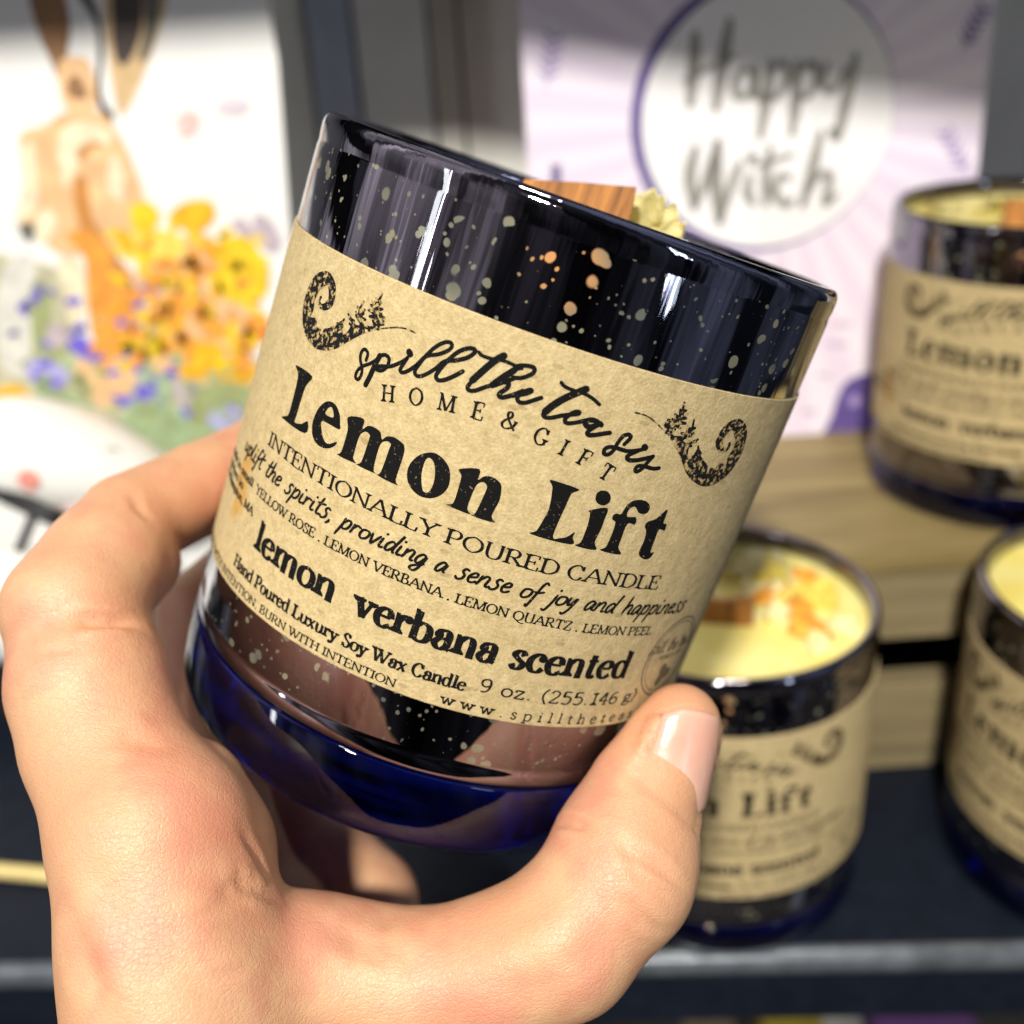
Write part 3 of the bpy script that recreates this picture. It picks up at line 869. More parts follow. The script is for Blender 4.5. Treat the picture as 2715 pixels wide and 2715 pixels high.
def petal(name, parent, mat, c, w, hgt, rz, tilt, seed):
    """a thin dried petal: a curled, crinkled sheet"""
    rnd = random.Random(seed)
    ph = [rnd.uniform(0, 6) for _ in range(5)]
    bm = bmesh.new()
    N = 14
    g = {}
    for i in range(N + 1):
        for j_ in range(N + 1):
            u, v_ = -1 + 2 * i / N, -1 + 2 * j_ / N
            q = math.sqrt(max(0, 1 - .5 * v_ * v_))
            x, z_ = u * q * w, v_ * math.sqrt(max(0, 1 - .5 * u * u)) * hgt
            y = .22 * w * (u * u) + .10 * w * math.sin(4 * u + ph[0]) * math.cos(3 * v_ + ph[1]) + .06 * w * math.sin(9 * v_ + ph[2] + 3 * u)
            g[i, j_] = bm.verts.new((x * (1 + .10 * math.sin(5 * v_ + ph[3])), y, z_ * (1 + .10 * math.sin(6 * u + ph[4]))))
    for i in range(N):
        for j_ in range(N):
            bm.faces.new((g[i, j_], g[i + 1, j_], g[i + 1, j_ + 1], g[i, j_ + 1]))
    bmesh.ops.solidify(bm, geom=bm.faces[:], thickness=.03)
    R_ = Matrix.Rotation(rz, 3, 'Z') @ Matrix.Rotation(tilt, 3, 'X')
    for q in bm.verts:
        q.co = R_ @ q.co + Vector(c)
    return from_bm(name, bm, mat, parent, True)


cxx, ztop = (min(xs) + max(xs)) / 2, max(p[1] for p in pe)
for (dx, dz, w_, h_, rz_, tl_, sd) in ((-.20, -.40, .34, .44, .3, .2, 1), (.06, -.52, .40, .46, -.4, -.25, 2), (.30, -.62, .30, .38, .7, .3, 3), (-.02, -.62, .5, .4, 0, .9, 4)):
    petal('rose_petal', held, MAT['peel_pale'], (cxx + dx, 1.0 + .12 * sd, ztop + dz + .02), w_, h_, rz_, tl_, sd)
for i in range(7):
    a = random.uniform(0, 6.28)
    lump('lemon_peel', held, (MAT['peel_orange'], MAT['peel_yellow'])[i % 2], (2.4 * math.cos(a), 2.4 * math.sin(a), HJ - .93), .26, i)

# --- the candles on the stand: one is built, the others are copies
cand = empty('scented_candle')
jar_body(cand)
label_parts(cand)
WZ = HJ - .62
wax_disc(cand, WZ)
rag = [(-.8, WZ - .2), (-.8, WZ + .62), (-.5, WZ + .70), (.1, WZ + .64), (.7, WZ + .75), (.95, WZ + .70), (.95, WZ - .2)]
slab('wooden_wick', rag, MAT['wick'], cand, .18, ((-.1, -.5, 0), (1, 0, 0), (0, 0, 1), (0, 1, 0)))
rn = random.Random(3)
for i in range(22):
    a = rn.uniform(-.55, 1.3)
    r = rn.uniform(1.3, 3.2)
    m = ('peel_orange', 'peel_yellow', 'peel_pale', 'peel_pale', 'peel_yellow')[i % 5]
    lump('lemon_peel' if i % 3 else 'dried_petal', cand, MAT[m], (r * math.cos(a), r * math.sin(a), WZ + .03), rn.uniform(.20, .50), i)
for i, (x, y) in enumerate(((-1.2, 2.2), (-.3, 2.8), (-1.9, 1.6), (-2.6, .9), (-.9, 1.5), (.4, 2.1))):
    petal('rose_petal', cand, MAT['peel_pale'], (x, y, WZ + .10), .62, .50, i * 1.3, 1.25, 70 + i)


def copy_tree(o, parent=None):
    c = o.copy()
    col.objects.link(c)
    if parent:
        c.parent = parent
        c.matrix_parent_inverse = o.matrix_parent_inverse.copy()
    for ch in list(o.children):
        copy_tree(ch, c)
    return c


GRP = 'lemon candles standing on the display'
spots = [((5.33, 23.71, 0.0), -.03, 'candle with yellow wax standing on the navy shelf right behind the thumb'),
         ((16.0, 22.72, 0.0), -.23, 'candle on the navy shelf cut off by the right edge of the photo'),
         ((15.83, 30.95, 8.1), .0, 'candle standing up on the wooden crate in front of the lavender card')]
cands = [cand] + [copy_tree(cand) for _ in range(2)]
for o, (p, rz, lab) in zip(cands, spots):
    o.location = [c * S for c in p]
    o.rotation_euler = (0, 0, math.atan2(-p[0], p[1]) + rz)
    tag(o, lab, 'candle', GRP)
# ------------------------------------------------------------------ the hand (one continuous surface)
def NP(x, y, d, r):
    return (atd(x, y, d), r)


def cone_field(g0, h, shape, F, a, b, k):
    (pa, ra), (pb, rb) = a, b
    m = max(ra, rb) + k + .6
    lo = np.minimum(pa - ra, pb - rb) - (k + .6)
    hi = np.maximum(pa + ra, pb + rb) + (k + .6)
    i0 = np.maximum(((lo - g0) / h).astype(int), 0)
    i1 = np.minimum(((hi - g0) / h).astype(int) + 2, shape)
    if (i1 <= i0).any():
        return
    ax = [(g0[q] + h * np.arange(i0[q], i1[q])).astype(np.float32) for q in range(3)]
    X, Y, Z = np.meshgrid(*ax, indexing='ij')
    ba = pb - pa
    l2 = ba @ ba
    px_, py_, pz_ = X - pa[0], Y - pa[1], Z - pa[2]
    t = np.clip((px_ * ba[0] + py_ * ba[1] + pz_ * ba[2]) / max(l2, 1e-6), 0, 1)
    d = np.sqrt((px_ - t * ba[0]) ** 2 + (py_ - t * ba[1]) ** 2 + (pz_ - t * ba[2]) ** 2) - (ra + (rb - ra) * t)
    sl = tuple(slice(i0[q], i1[q]) for q in range(3))
    f = F[sl]
    hh = np.clip(.5 + .5 * (f - d) / k, 0, 1)
    F[sl] = f * (1 - hh) + d * hh - k * hh * (1 - hh)


HAND = [
    # thumb: tip, nail bed, joint, knuckle, base
    (NP(1283, 1366, 15.55, .60), NP(1262, 1405, 15.5, .70), .1),
    (NP(1262, 1405, 15.5, .70), NP(1216, 1490, 15.3, .80), .2),
    (NP(1216, 1490, 15.3, .80), NP(1184, 1588, 15.0, .98), .2),
    (NP(1184, 1588, 15.0, .98), NP(1168, 1650, 14.8, 1.0), .2),
    (NP(1168, 1650, 14.8, 1.0), NP(1060, 1775, 14.6, .99), .3),
    (NP(1060, 1775, 14.6, .99), NP(940, 1830, 14.7, .95), .3),
    (NP(940, 1830, 14.7, .95), NP(760, 1856, 14.8, .92), .4),
    (NP(760, 1856, 14.8, .92), NP(600, 1838, 14.8, .98), .4),
    (NP(600, 1838, 14.8, .98), NP(400, 1838, 14.3, 1.25), .5),
    # web between thumb and index finger
    (NP(880, 1875, 15.2, .80), NP(640, 1845, 15.4, .84), .4),
    (NP(640, 1845, 15.4, .84), NP(420, 1790, 14.8, .80), .4),
    # index finger: knuckle and first joint
    (NP(275, 1560, 14.3, 1.24), NP(196, 1400, 14.8, 1.07), .3),
    (NP(196, 1400, 14.8, 1.07), NP(168, 1294, 15.1, 1.08), .2),
    (NP(168, 1294, 15.1, 1.08), NP(156, 1215, 15.4, 1.03), .2),
    # fleshy root of the index finger
    (NP(362, 1492, 15.0, .74), NP(398, 1600, 14.9, .86), .07),
    (NP(398, 1600, 14.9, .86), NP(424, 1700, 14.8, .76), .22),
    (NP(290, 1600, 14.6, 1.0), NP(370, 1750, 14.4, 1.0), .35),
    # back of the hand and wrist
    (NP(300, 1600, 14.2, 1.30), NP(318, 1760, 14.0, 1.32), .4),
    (NP(318, 1760, 14.0, 1.32), NP(345, 1900, 13.9, 1.36), .4),
    (NP(345, 1900, 13.9, 1.36), NP(400, 2180, 13.9, 1.6), .5),
    (NP(520, 1900, 15.3, 1.2), NP(620, 2200, 16.2, 1.7), .6),
    # second joint of the index finger folds sharply, the last one passes behind the jar
    (NP(142, 1150, 15.5, 1.04), NP(195, 1065, 16.2, .93), .06),
    (NP(195, 1065, 16.2, .93), NP(242, 992, 16.9, .82), .12),
    (NP(225, 1090, 16.4, .72), NP(256, 1060, 16.7, .70), .10),
    (NP(248, 985, 17.0, .80), NP(380, 922, 18.2, .78), .05),
    (NP(380, 922, 18.2, .78), NP(520, 850, 19.6, .76), .15),
    (NP(520, 850, 19.6, .76), NP(720, 815, 20.8, .72), .2),
    # palm behind, middle finger and ring finger carrying the jar from behind
    (NP(420, 1800, 15.8, 1.0), NP(480, 1760, 17.2, 1.05), .4),
    (NP(480, 1760, 17.2, 1.05), NP(560, 1740, 18.8, 1.1), .5),
    (NP(440, 1640, 17.6, .90), NP(376, 1340, 18.8, .86), .2),
    (NP(480, 1760, 17.2, 1.0), NP(440, 1640, 17.6, .90), .3),
    (NP(376, 1340, 18.8, .86), NP(380, 1160, 19.6, .82), .12),
    (NP(380, 1160, 19.6, .82), NP(540, 1010, 21.4, .78), .12),
    (NP(540, 1010, 21.4, .78), NP(720, 960, 22.4, .72), .12),
    (NP(560, 1740, 18.8, 1.1), NP(470, 1330, 21.0, .82), .2),
    (NP(470, 1330, 21.0, .82), NP(640, 1180, 23.0, .74), .12),
    (NP(640, 1180, 23.0, .74), NP(800, 1140, 23.6, .68), .12),
    # a curled finger showing under the jar
    (NP(540, 1560, 20.2, .85), NP(620, 1650, 19.2, 1.02), .12),
    (NP(620, 1650, 19.2, 1.02), NP(690, 1700, 18.7, .95), .12),
]
h = .085
allp = np.array([n[0] for c in HAND for n in c[:2]])
rad = np.array([n[1] for c in HAND for n in c[:2]])
g0 = (allp - rad[:, None]).min(0) - .7
g1 = (allp + rad[:, None]).max(0) + .7
shape = np.ceil((g1 - g0) / h).astype(int)
Fld = np.full(shape, 3.0, np.float32)
for a, b, k in HAND:
    cone_field(g0, h, shape, Fld, a, b, k)
# the glass presses into the flesh: take the jar away from the field
ax = [(g0[q] + h * np.arange(shape[q])).astype(np.float32) for q in range(3)]
X, Y, Z = np.meshgrid(*ax, indexing='ij')
dx, dy, dz = X - BASE[0], Y - BASE[1], Z - BASE[2]
zz = dx * ZJ[0] + dy * ZJ[1] + dz * ZJ[2]
rr = np.sqrt(np.maximum(dx * dx + dy * dy + dz * dz - zz * zz, 0))
q1, q2 = rr - (RJ + .05 - .5), np.maximum(-zz + .26, zz - (HJ - .5))
dj = np.sqrt(np.maximum(q1, 0) ** 2 + np.maximum(q2, 0) ** 2) + np.minimum(np.maximum(q1, q2), 0) - .5
hh = np.clip(.5 + .5 * (Fld + dj) / .12, 0, 1)
Fld = Fld * hh + (-dj) * (1 - hh) + .12 * hh * (1 - hh)
del X, Y, Z, dx, dy, dz, zz, rr, q1, q2, dj, hh
grid = openvdb.FloatGrid(3.0)
grid.copyFromArray(Fld.astype(np.float32))
pts, quads = grid.convertToQuads(0.0)
HV = np.array(pts, float) * h + g0
HF = np.array(quads, int)
# orient outward
c0, c1, c2 = HV[HF[:, 0]], HV[HF[:, 1]], HV[HF[:, 2]]
vol = np.einsum('ij,ij->i', c0, np.cross(c1, c2)).sum()
if vol < 0:
    HF = HF[:, ::-1]


def vnormals(V, F):
    n = np.cross(V[F[:, 2]] - V[F[:, 0]], V[F[:, 3]] - V[F[:, 1]])
    N = np.zeros_like(V)
    for q in range(4):
        np.add.at(N, F[:, q], n)
    return N / (np.linalg.norm(N, axis=1)[:, None] + 1e-9)


def relax(V, F, it=3, lam=.5):
    for _ in range(it):
        acc = np.zeros_like(V)
        cnt = np.zeros(len(V))
        for q in range(4):
            np.add.at(acc, F[:, q], V[F[:, (q + 1) % 4]] + V[F[:, q - 1]])
            np.add.at(cnt, F[:, q], 2)
        V = V + lam * (acc / cnt[:, None] - V)
    return V


HV = relax(HV, HF, 3)
bvh = BVHTree.FromPolygons([tuple(v) for v in HV], [tuple(f) for f in HF])


def hit(x, y):
    d = Vector(ray(x, y)).normalized()
    r = bvh.ray_cast(Vector(EYE), d)
    return np.array(r[0]) if r[0] is not None else None


def trail(px):
    out = []
    for q in catmull(px, 10):
        p_ = hit(q[0], q[1])
        if p_ is not None:
            out.append(p_)
    return out


Z5 = lambda *p: [(.3683 * a, 1220.4 + .3683 * b) for a, b in p]
Z6 = lambda *p: [(640.4 + .3683 * a, 1220.4 + .3683 * b) for a, b in p]
CREASE = [  # points, depth, width
    (Z6((1400, 930), (1480, 1040), (1590, 1110), (1700, 1180), (1790, 1240)), .045, .10),
    (Z6((1440, 1060), (1530, 1170), (1640, 1250), (1740, 1310)), .030, .08),
    (Z6((1450, 1270), (1540, 1380), (1620, 1440), (1690, 1470)), .030, .09),
    (Z6((1490, 960), (1600, 1060), (1720, 1150)), .022, .07),
    (Z6((1060, 912), (1120, 897), (1190, 902), (1290, 930)), .06, .09),
    ([(130, 1172), (175, 1170), (220, 1172), (265, 1178)], .10, .12),
    ([(150, 1185), (190, 1178), (240, 1170)], .04, .10),
    (Z5((600, 450), (660, 470), (740, 490), (840, 485)), .035, .20),
    (Z5((520, 600), (640, 590), (760, 560)), .015, .12),
    (Z5((1100, 1255), (1180, 1262), (1240, 1275), (1300, 1290)), .035, .16),
    (Z5((1150, 1215), (1220, 1228), (1290, 1250)), .025, .12),
    (Z5((1000, 1370), (1100, 1350), (1220, 1330)), .018, .06),
    (Z5((880, 1390), (960, 1388), (1040, 1395)), .012, .05),
    (Z5((880, 1445), (970, 1443)), .012, .05),
    (Z5((1060, 1700), (1180, 1670), (1300, 1640)), .014, .07),
    (Z5((380, 1500), (420, 1600), (480, 1720), (520, 1830)), .022, .28),
    (Z6((120, 1560), (230, 1640), (260, 1720)), .012, .06),
    ([(120, 1640), (180, 1740), (230, 1860), (262, 1932)], -.030, .22),
    ([(330, 1700), (420, 1800), (520, 1860)], -.030, .30),
    ([(1120, 1700), (1020, 1780), (900, 1830)], -.035, .30),
    ([(600, 1745), (700, 1790), (800, 1812)], .02, .18),
    ([(440, 1640), (470, 1672), (520, 1690)], .05, .10),
    ([(452, 1560), (486, 1620), (510, 1668)], .035, .10),
    ([(60, 1235), (110, 1225), (150, 1228)], .014, .07),
    ([(40, 1180), (70, 1140), (110, 1110)], .012, .06),
    ([(70, 1200), (100, 1160), (140, 1130)], .012, .06),
    ([(250, 930), (262, 960), (290, 985)], .03, .10),
    (Z6((330, 1560), (380, 1640), (400, 1740)), .012, .06),
    (Z6((0, 1560), (110, 1480), (230, 1400), (330, 1390)), .05, .35),
]
HN = vnormals(HV, HF)
for px, dep, wid in CREASE:
    tr = trail(px)
    if len(tr) < 2:
        continue
    kd = KDTree(len(tr))
    for i, q in enumerate(tr):
        kd.insert(Vector(q), i)
    kd.balance()
    A = np.array(tr)
    lo, hi = A.min(0) - 3 * wid, A.max(0) + 3 * wid
    ids = np.where(((HV > lo) & (HV < hi)).all(1))[0]
    for i in ids:
        co, j, dd = kd.find(Vector(HV[i]))
        if dd < 2.6 * wid:
            fade = min(1.0, (min(j, len(tr) - 1 - j) + 1.0) / (len(tr) * .3))
            g = math.exp(-(dd / wid) ** 2) - .45 * math.exp(-((dd - 1.5 * wid) / (.7 * wid)) ** 2)
            HV[i] -= HN[i] * dep * 1.25 * fade * g
# --- thumb nail: a curved plate on the back of the last joint
NA = atd(1283, 1366, 15.55)
NB = atd(1216, 1490, 15.3)
tax = NA - NB
tax /= np.linalg.norm(tax)
axis = atd(1302, 1330, 15.5) - atd(1266, 1476, 15.42)
axis /= np.linalg.norm(axis)
mid = NA * .56 + NB * .44
mid = mid - tax * .02
tov = EYE - mid
tov -= (tov @ axis) * axis
tov /= np.linalg.norm(tov)
rgt = np.cross(axis, tov)
if rgt @ (M3 @ np.array([1.0, 0, 0])) < 0:
    rgt = -rgt
ang = math.radians(40)
nn = math.cos(ang) * tov + math.sin(ang) * rgt
bb = math.cos(ang) * rgt - math.sin(ang) * tov
NV, NF = [], []
NU, NW = 26, 22
for top in (1, 0):
    for i in range(NU + 1):
        u = -1 + 2 * i / NU                      # -1 cuticle .. 1 free edge
        for j in range(NW + 1):
            w = -1 + 2 * j / NW
            # cuticle is round, free edge gently bowed
            lenu = u
            if u < 0:
                lenu = u * math.sqrt(max(0, 1 - .70 * w * w)) * (1 + .22 * w)
            else:
                lenu = u * (1 - .10 * w * w)
            half = .60 + .03 * u
            if u > 0.6:
                lenu -= .16 * max(0, abs(w) - .55) * (u - .6) / .4 / .45
            phi = w * math.radians(56)
            R = .66 + .015 * (1 - u) - .05 * max(0, u) ** 2
            th = (.035 if top else -.05)
            if top and (abs(w) > .99 or abs(u) > .99):
                th = -.02
            p_ = mid + axis * (lenu * .72 + .06) + (nn * math.cos(phi) + bb * math.sin(phi)) * (R + .030 + th)
            NV.append(p_)
m1 = (NU + 1) * (NW + 1)
for i in range(NU):
    for j in range(NW):
        a = i * (NW + 1) + j
        NF.append((a, a + 1, a + NW + 2, a + NW + 1))
        NF.append((m1 + a, m1 + a + NW + 1, m1 + a + NW + 2, m1 + a + 1))
edge = [j for j in range(NW + 1)] + [i * (NW + 1) + NW for i in range(1, NU + 1)] + [NU * (NW + 1) + j for j in range(NW - 1, -1, -1)] + [i * (NW + 1) for i in range(NU - 1, 0, -1)]
for q in range(len(edge)):
    a, b = edge[q], edge[(q + 1) % len(edge)]
    NF.append((a, m1 + a, m1 + b, b))

kd = KDTree(m1)
for i in range(m1):
    kd.insert(Vector(NV[i]), i)
kd.balance()
for i in np.where(np.linalg.norm(HV - mid, axis=1) < 1.6)[0]:
    c_, j_, d_ = kd.find(Vector(HV[i]))
    a_, b_ = divmod(j_, NW + 1)
    rimv = min(a_, NU - a_, b_, NW - b_)
    if a_ == NU and rimv == 0:
        continue                                  # free edge: no fold of skin over it
    if rimv == 0:
        out = HV[i] - np.array(c_)
        HV[i] += HN[i] * (.095 if b_ < NW * .6 else .02) * math.exp(-((d_ - .09) / .10) ** 2)
    elif d_ < .3:
        HV[i] -= HN[i] * .03
MAT['skin'] = m_skin()
hand = mk('person_hand', HV, HF, MAT['skin'])
tag(hand, 'left hand with a glossy bare thumbnail curled round the tilted candle', 'hand')
FL = [(hit(1240, 1340), .9), (hit(300, 1420), .8), (hit(420, 1560), .9), (hit(420, 1680), .7), (hit(330, 1000), 1.1), (hit(240, 1180), .7), (hit(1180, 1650), .6), (hit(860, 1760), .8), (hit(330, 1330), .8)]
fl = np.zeros(len(HV))
for p_, r_ in FL:
    if p_ is not None:
        fl = np.maximum(fl, np.exp(-(np.linalg.norm(HV - p_, axis=1) / r_) ** 2))
at = hand.data.attributes.new('flush', 'FLOAT', 'POINT')
at.data.foreach_set('value', fl.astype(np.float32))

t = NT('nail')
v = t.coord()
c = t.ramp(t.noise(v, 1.2, 2), [(0.3, (0.60, 0.31, 0.23)), (0.7, (0.66, 0.41, 0.31))])
p = t.pbsdf(Base_Color=c, Roughness=0.30)
p.inputs['Coat Weight'].default_value = 0.2
p.inputs['Coat Roughness'].default_value = 0.18
p.inputs['Subsurface Weight'].default_value = 0.15
p.inputs['Subsurface Scale'].default_value = 0.002
t.set(p.inputs['Normal'], t.bump(t.noise(t.coord((100, 100, 40)), 4.0, 4, 0.6), 0.5, 0.03))
MAT['nail'] = t.done(p)
nail = mk('thumbnail', NV, NF, MAT['nail'], hand)

# ------------------------------------------------------------------ shelf, crate, wall
MAT['navy'] = simple('navy_paint', (0.006, 0.009, 0.017), 0.5, 0.25, 1.5, 0.25, 0.02, Specular_IOR_Level=0.18)
MAT['edge_sheen'] = simple('navy_edge_sheen', (0.13, 0.145, 0.165), 0.28, 0.3, 1.2, 0.1, 0.02, Metallic=0.5)  # highlight of the navy edge, put in as a paler colour
MAT['black'] = simple('black_paint', (0.008, 0.008, 0.009), 0.5, 0.2, 2.0, 0.1, 0.02)
MAT['dark'] = simple('dark_floor', (0.012, 0.010, 0.008), 0.7, 0.3, 0.6, 0.1, 0.05)
MAT['wall'] = simple('grey_wall_paint', (0.84, 0.83, 0.78), 0.6, 0.06, 0.4, 0.1, 0.05)
MAT['wall_blue'] = simple('blue_grey_trim', (0.44, 0.48, 0.60), 0.5, 0.08, 0.6, 0.1, 0.05)
MAT['plank'] = m_wood('crate_wood', (0.15, 0.105, 0.038), (0.34, 0.26, 0.105), 0, 0.55)
MAT['plank_shaded'] = m_wood('crate_wood_shaded', (0.15, 0.12, 0.06), (0.27, 0.215, 0.115), 0, 0.6)  # same crate wood, the front's shade put into a greyer tone

shelf = empty('display_shelf', (0, 30, 0))
tag(shelf, 'dark navy display shelf with a rounded front edge coloured pale for its highlight under the candles', 'shelf')


def rel(o, parent):
    o.parent = parent
    o.matrix_parent_inverse = Matrix.Translation(parent.location).inverted()
    return o


# the front edge runs slightly skew to the camera
EX0, EY0, EX1, EY1 = -30.0, 21.82, 30.0, 18.30


def skew(o):
    for v in o.data.vertices:
        x, y = v.co.x / S, v.co.y / S
        ye = EY0 + (EY1 - EY0) * (x - EX0) / (EX1 - EX0)
        f = max(0.0, min(1.0, (42 - y) / (42 - 20)))
        v.co.y = (y + (ye - 20) * f) * S
    return o


b = box('shelf_board', (-36, 38, 20.35, 46.5, -1.6, 0.0), MAT['navy'], None, .05)
rel(skew(b), shelf)
prof = [(20.40, -.02)] + [(20.35 - .42 * math.sin(q), -.44 + .42 * math.cos(q)) for q in np.linspace(0.05, math.pi * .95, 12)] + [(20.40, -.88)]
V, F = [], []
NX = 40
for i in range(NX + 1):
    x = -32 + 66 * i / NX
    for (y, z) in prof:
        V.append((x, y, z))
m = len(prof)
for i in range(NX):
    for q in range(m - 1):
        F.append((i * m + q, i * m + q + 1, (i + 1) * m + q + 1, (i + 1) * m + q))
rail = mk('front_edge', V, F, MAT['edge_sheen'])
rel(skew(rail), shelf)
b = box('apron', (-32, 34, 20.6, 21.4, -3.2, -1.62), MAT['navy'], None, .05)
rel(skew(b), shelf)

# wooden crate
crate = empty('wooden_crate', (12, 30, 0))
tag(crate, 'low slatted wooden crate with a dark gap in its front under the raised candle', 'crate')
CY = 26.66
for i, (y0, y1) in enumerate(((CY, 31.3), (31.36, 36.0), (36.06, 39.6))):
    rel(box('top_plank', (-3.5, 27, y0, y1, 7.35, 8.1), MAT['plank'], None, .06), crate)
rel(box('front_slat', (-3.4, 26.9, CY + .06, CY + .9, 5.0, 7.345), MAT['plank_shaded'], None, .06), crate)
rel(box('front_slat', (-3.4, 26.9, CY + .06, CY + .9, 0.02, 3.3), MAT['plank_shaded'], None, .06), crate)
for x in (-3.3, 25.3):
    for y in (CY + .92, 38.0):
        rel(box('corner_post', (x, x + 1.5, y, y + 1.5, 0.02, 7.34), MAT['plank_shaded'], None, .06), crate)
rel(box('back_board', (-3.3, 26.8, 39.52, 39.58, 0.02, 7.3), MAT['black'], None, .01), crate)

# wall of painted boards
wall = empty('panelled_wall', (0, 42, 0))
tag(wall, 'grey painted board wall with upright grooves behind the cards', 'wall')
WY = 41.8
xs = [-40, -34, -28, -22, -16, -10.0, -6.2]
xs2 = [-4.55, -1.85, -.75, 3.6, 7.9, 12.2, 16.5, 20.8, 25.1, 29.4, 36]
for seq in (xs, xs2):
    for a, b_ in zip(seq[:-1], seq[1:]):
        rel(box('board', (a + .06, b_ - .06, WY, WY + .8, -20, 46), MAT['wall'], None, .10), wall)
rel(box('backing', (-40, 36, WY + .85, WY + 1.2, -20, 46), MAT['black'], None, .02), wall)
rel(box('corner_trim', (-6.15, -4.62, WY - .5, WY + .4, -20, 46), MAT['wall_blue'], None, .2), wall)

# the shelf above: out of the picture, its edge throws the shade over the top of the cards
bm = bmesh.new()
pl = [(-45, SHY), (-4, SHY), (12, SHY - 4.6), (45, SHY - 4.6), (45, 41), (-45, 41)]
f = bm.faces.new([bm.verts.new((p[0], p[1], SHZ)) for p in pl])
r = bmesh.ops.extrude_face_region(bm, geom=[f])
for v in [g for g in r['geom'] if isinstance(g, bmesh.types.BMVert)]:
    v.co.z += 1.8
up = from_bm('upper_shelf', bm, MAT['navy'])
tag(up, 'upper shelf over the cards whose shade falls across their tops', 'shelf')
low = box('lower_floor', (-60, 60, -20, 60, -26, -25), MAT['dark'], None, .05)
tag(low, kind='structure')
low.name = 'floor'

# blurred goods under the shelf, its shade put into their dark colours
def rounded(name, b, mat, label, cat, bev):
    o = box(name, b, mat, None, bev)
    for p in o.data.polygons:
        p.use_smooth = True
    return tag(o, label, cat)


ball = atd(1600, 1935, 50)
MAT['mustard'] = simple('shaded_mustard_card', (0.16, 0.12, 0.01), 0.6, 0.2, 1)
MAT['greyball'] = simple('shaded_grey_glaze', (0.17, 0.17, 0.16), 0.4, 0.1, 1)
MAT['purplecloth'] = simple('shaded_purple_cloth', (0.05, 0.015, 0.08), 0.8, 0.2, 2)
MAT['brownpaper'] = simple('shaded_brown_paper', (0.07, 0.05, 0.03), 0.8, 0.2, 2)
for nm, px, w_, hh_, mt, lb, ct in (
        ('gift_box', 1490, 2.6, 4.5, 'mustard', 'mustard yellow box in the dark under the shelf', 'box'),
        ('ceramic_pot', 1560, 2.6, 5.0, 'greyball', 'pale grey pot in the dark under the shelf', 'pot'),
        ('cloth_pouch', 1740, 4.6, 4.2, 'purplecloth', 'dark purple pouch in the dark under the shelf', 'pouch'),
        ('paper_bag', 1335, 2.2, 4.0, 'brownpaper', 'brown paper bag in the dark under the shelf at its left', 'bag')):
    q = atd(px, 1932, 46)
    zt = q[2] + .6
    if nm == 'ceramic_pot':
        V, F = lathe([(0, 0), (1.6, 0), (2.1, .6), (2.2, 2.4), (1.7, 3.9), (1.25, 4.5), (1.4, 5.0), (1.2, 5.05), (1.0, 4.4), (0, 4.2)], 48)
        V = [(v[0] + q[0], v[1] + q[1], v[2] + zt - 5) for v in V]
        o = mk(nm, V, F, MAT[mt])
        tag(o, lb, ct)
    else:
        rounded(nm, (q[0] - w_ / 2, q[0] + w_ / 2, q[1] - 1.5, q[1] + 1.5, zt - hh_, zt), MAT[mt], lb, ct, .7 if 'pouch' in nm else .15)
q = atd(1560, 1932, 46)
lowsh = box('lower_shelf', (-40, 40, 26, 60, q[2] - 6.2, q[2] - 4.45), MAT['dark'], None, .1)
tag(lowsh, 'dark lower shelf carrying the goods below the navy shelf', 'shelf')

# bamboo stick lying on the shelf
p0, p1 = on_z(-330, 1612, .24), on_z(420, 1682, .24)
d = (p1 - p0)
V, F = tube([p0 + d * t for t in np.linspace(0, 1, 14)], [.235 + .012 * (i % 5 == 3) for i in range(14)], 16)
MAT['bamboo'] = m_wood('bamboo', (0.50, 0.38, 0.13), (0.66, 0.54, 0.24), 0, 0.5)
tag(mk('bamboo_stick', V, F, MAT['bamboo']), 'thin bamboo stick lying on the navy shelf left of the wrist', 'stick')

# ------------------------------------------------------------------ lavender greeting card
CO = on_z(1500, 838, 8.1) * 1.0
CO = np.array([0.0, 35.6, 8.11])
lean = math.radians(3)
CN = np.array([0, -math.cos(lean), math.sin(lean)])
CEX = np.array([1.0, 0, 0])
CEY = np.array([0, math.sin(lean), math.cos(lean)])


def cxy(x, y):
    P = on_plane(x, y, CO, CN) - CO
    return (P @ CEX, P @ CEY)


RAYC = cxy((1300 + .7324 * 1000) / KD, .7324 * 430 / KD)
MAT['lav'] = m_rays()
MAT['cardwhite'] = simple('white_print', (0.86, 0.84, 0.85), 0.5, 0.02, 2, 0)
MAT['violet'] = simple('violet_print', (0.115, 0.075, 0.27), 0.5, 0.1, 2, 0)
MAT['lilac'] = simple('lilac_print', (0.36, 0.27, 0.52), 0.5, 0.1, 2, 0)
MAT['greyprint'] = simple('grey_print', (0.30, 0.29, 0.26), 0.5, 0.15, 2, 0)
MAT['faint'] = simple('faint_print', (0.52, 0.43, 0.58), 0.5, 0.15, 2, 0)

card = empty('greeting_card', CO)
card.rotation_euler = (-lean, 0, 0)
tag(card, 'lavender greeting card reading Happy Witch in a white moon circle', 'card')


def flat(name, polys, mat, parent, lift, th=.0):
    """printing that lies on a card: thin polygons in the card plane (x, z), lift toward the viewer"""
    V, F = [], []
    for p in polys:
        b = len(V)
        V += [(q[0], -lift, q[1]) for q in p]
        F.append(list(range(b, b + len(p))))
    o = mk(name, V, F, mat, parent, smooth=False)
    return o


u0 = cxy(992, 250)[0]
u1 = cxy(1853, 250)[0]
bm = bmesh.new()
box_bm(bm, u0, u1, 0, .35, 0, 19.5, .03)
from_bm('card_panel', bm, MAT['lav'], card)


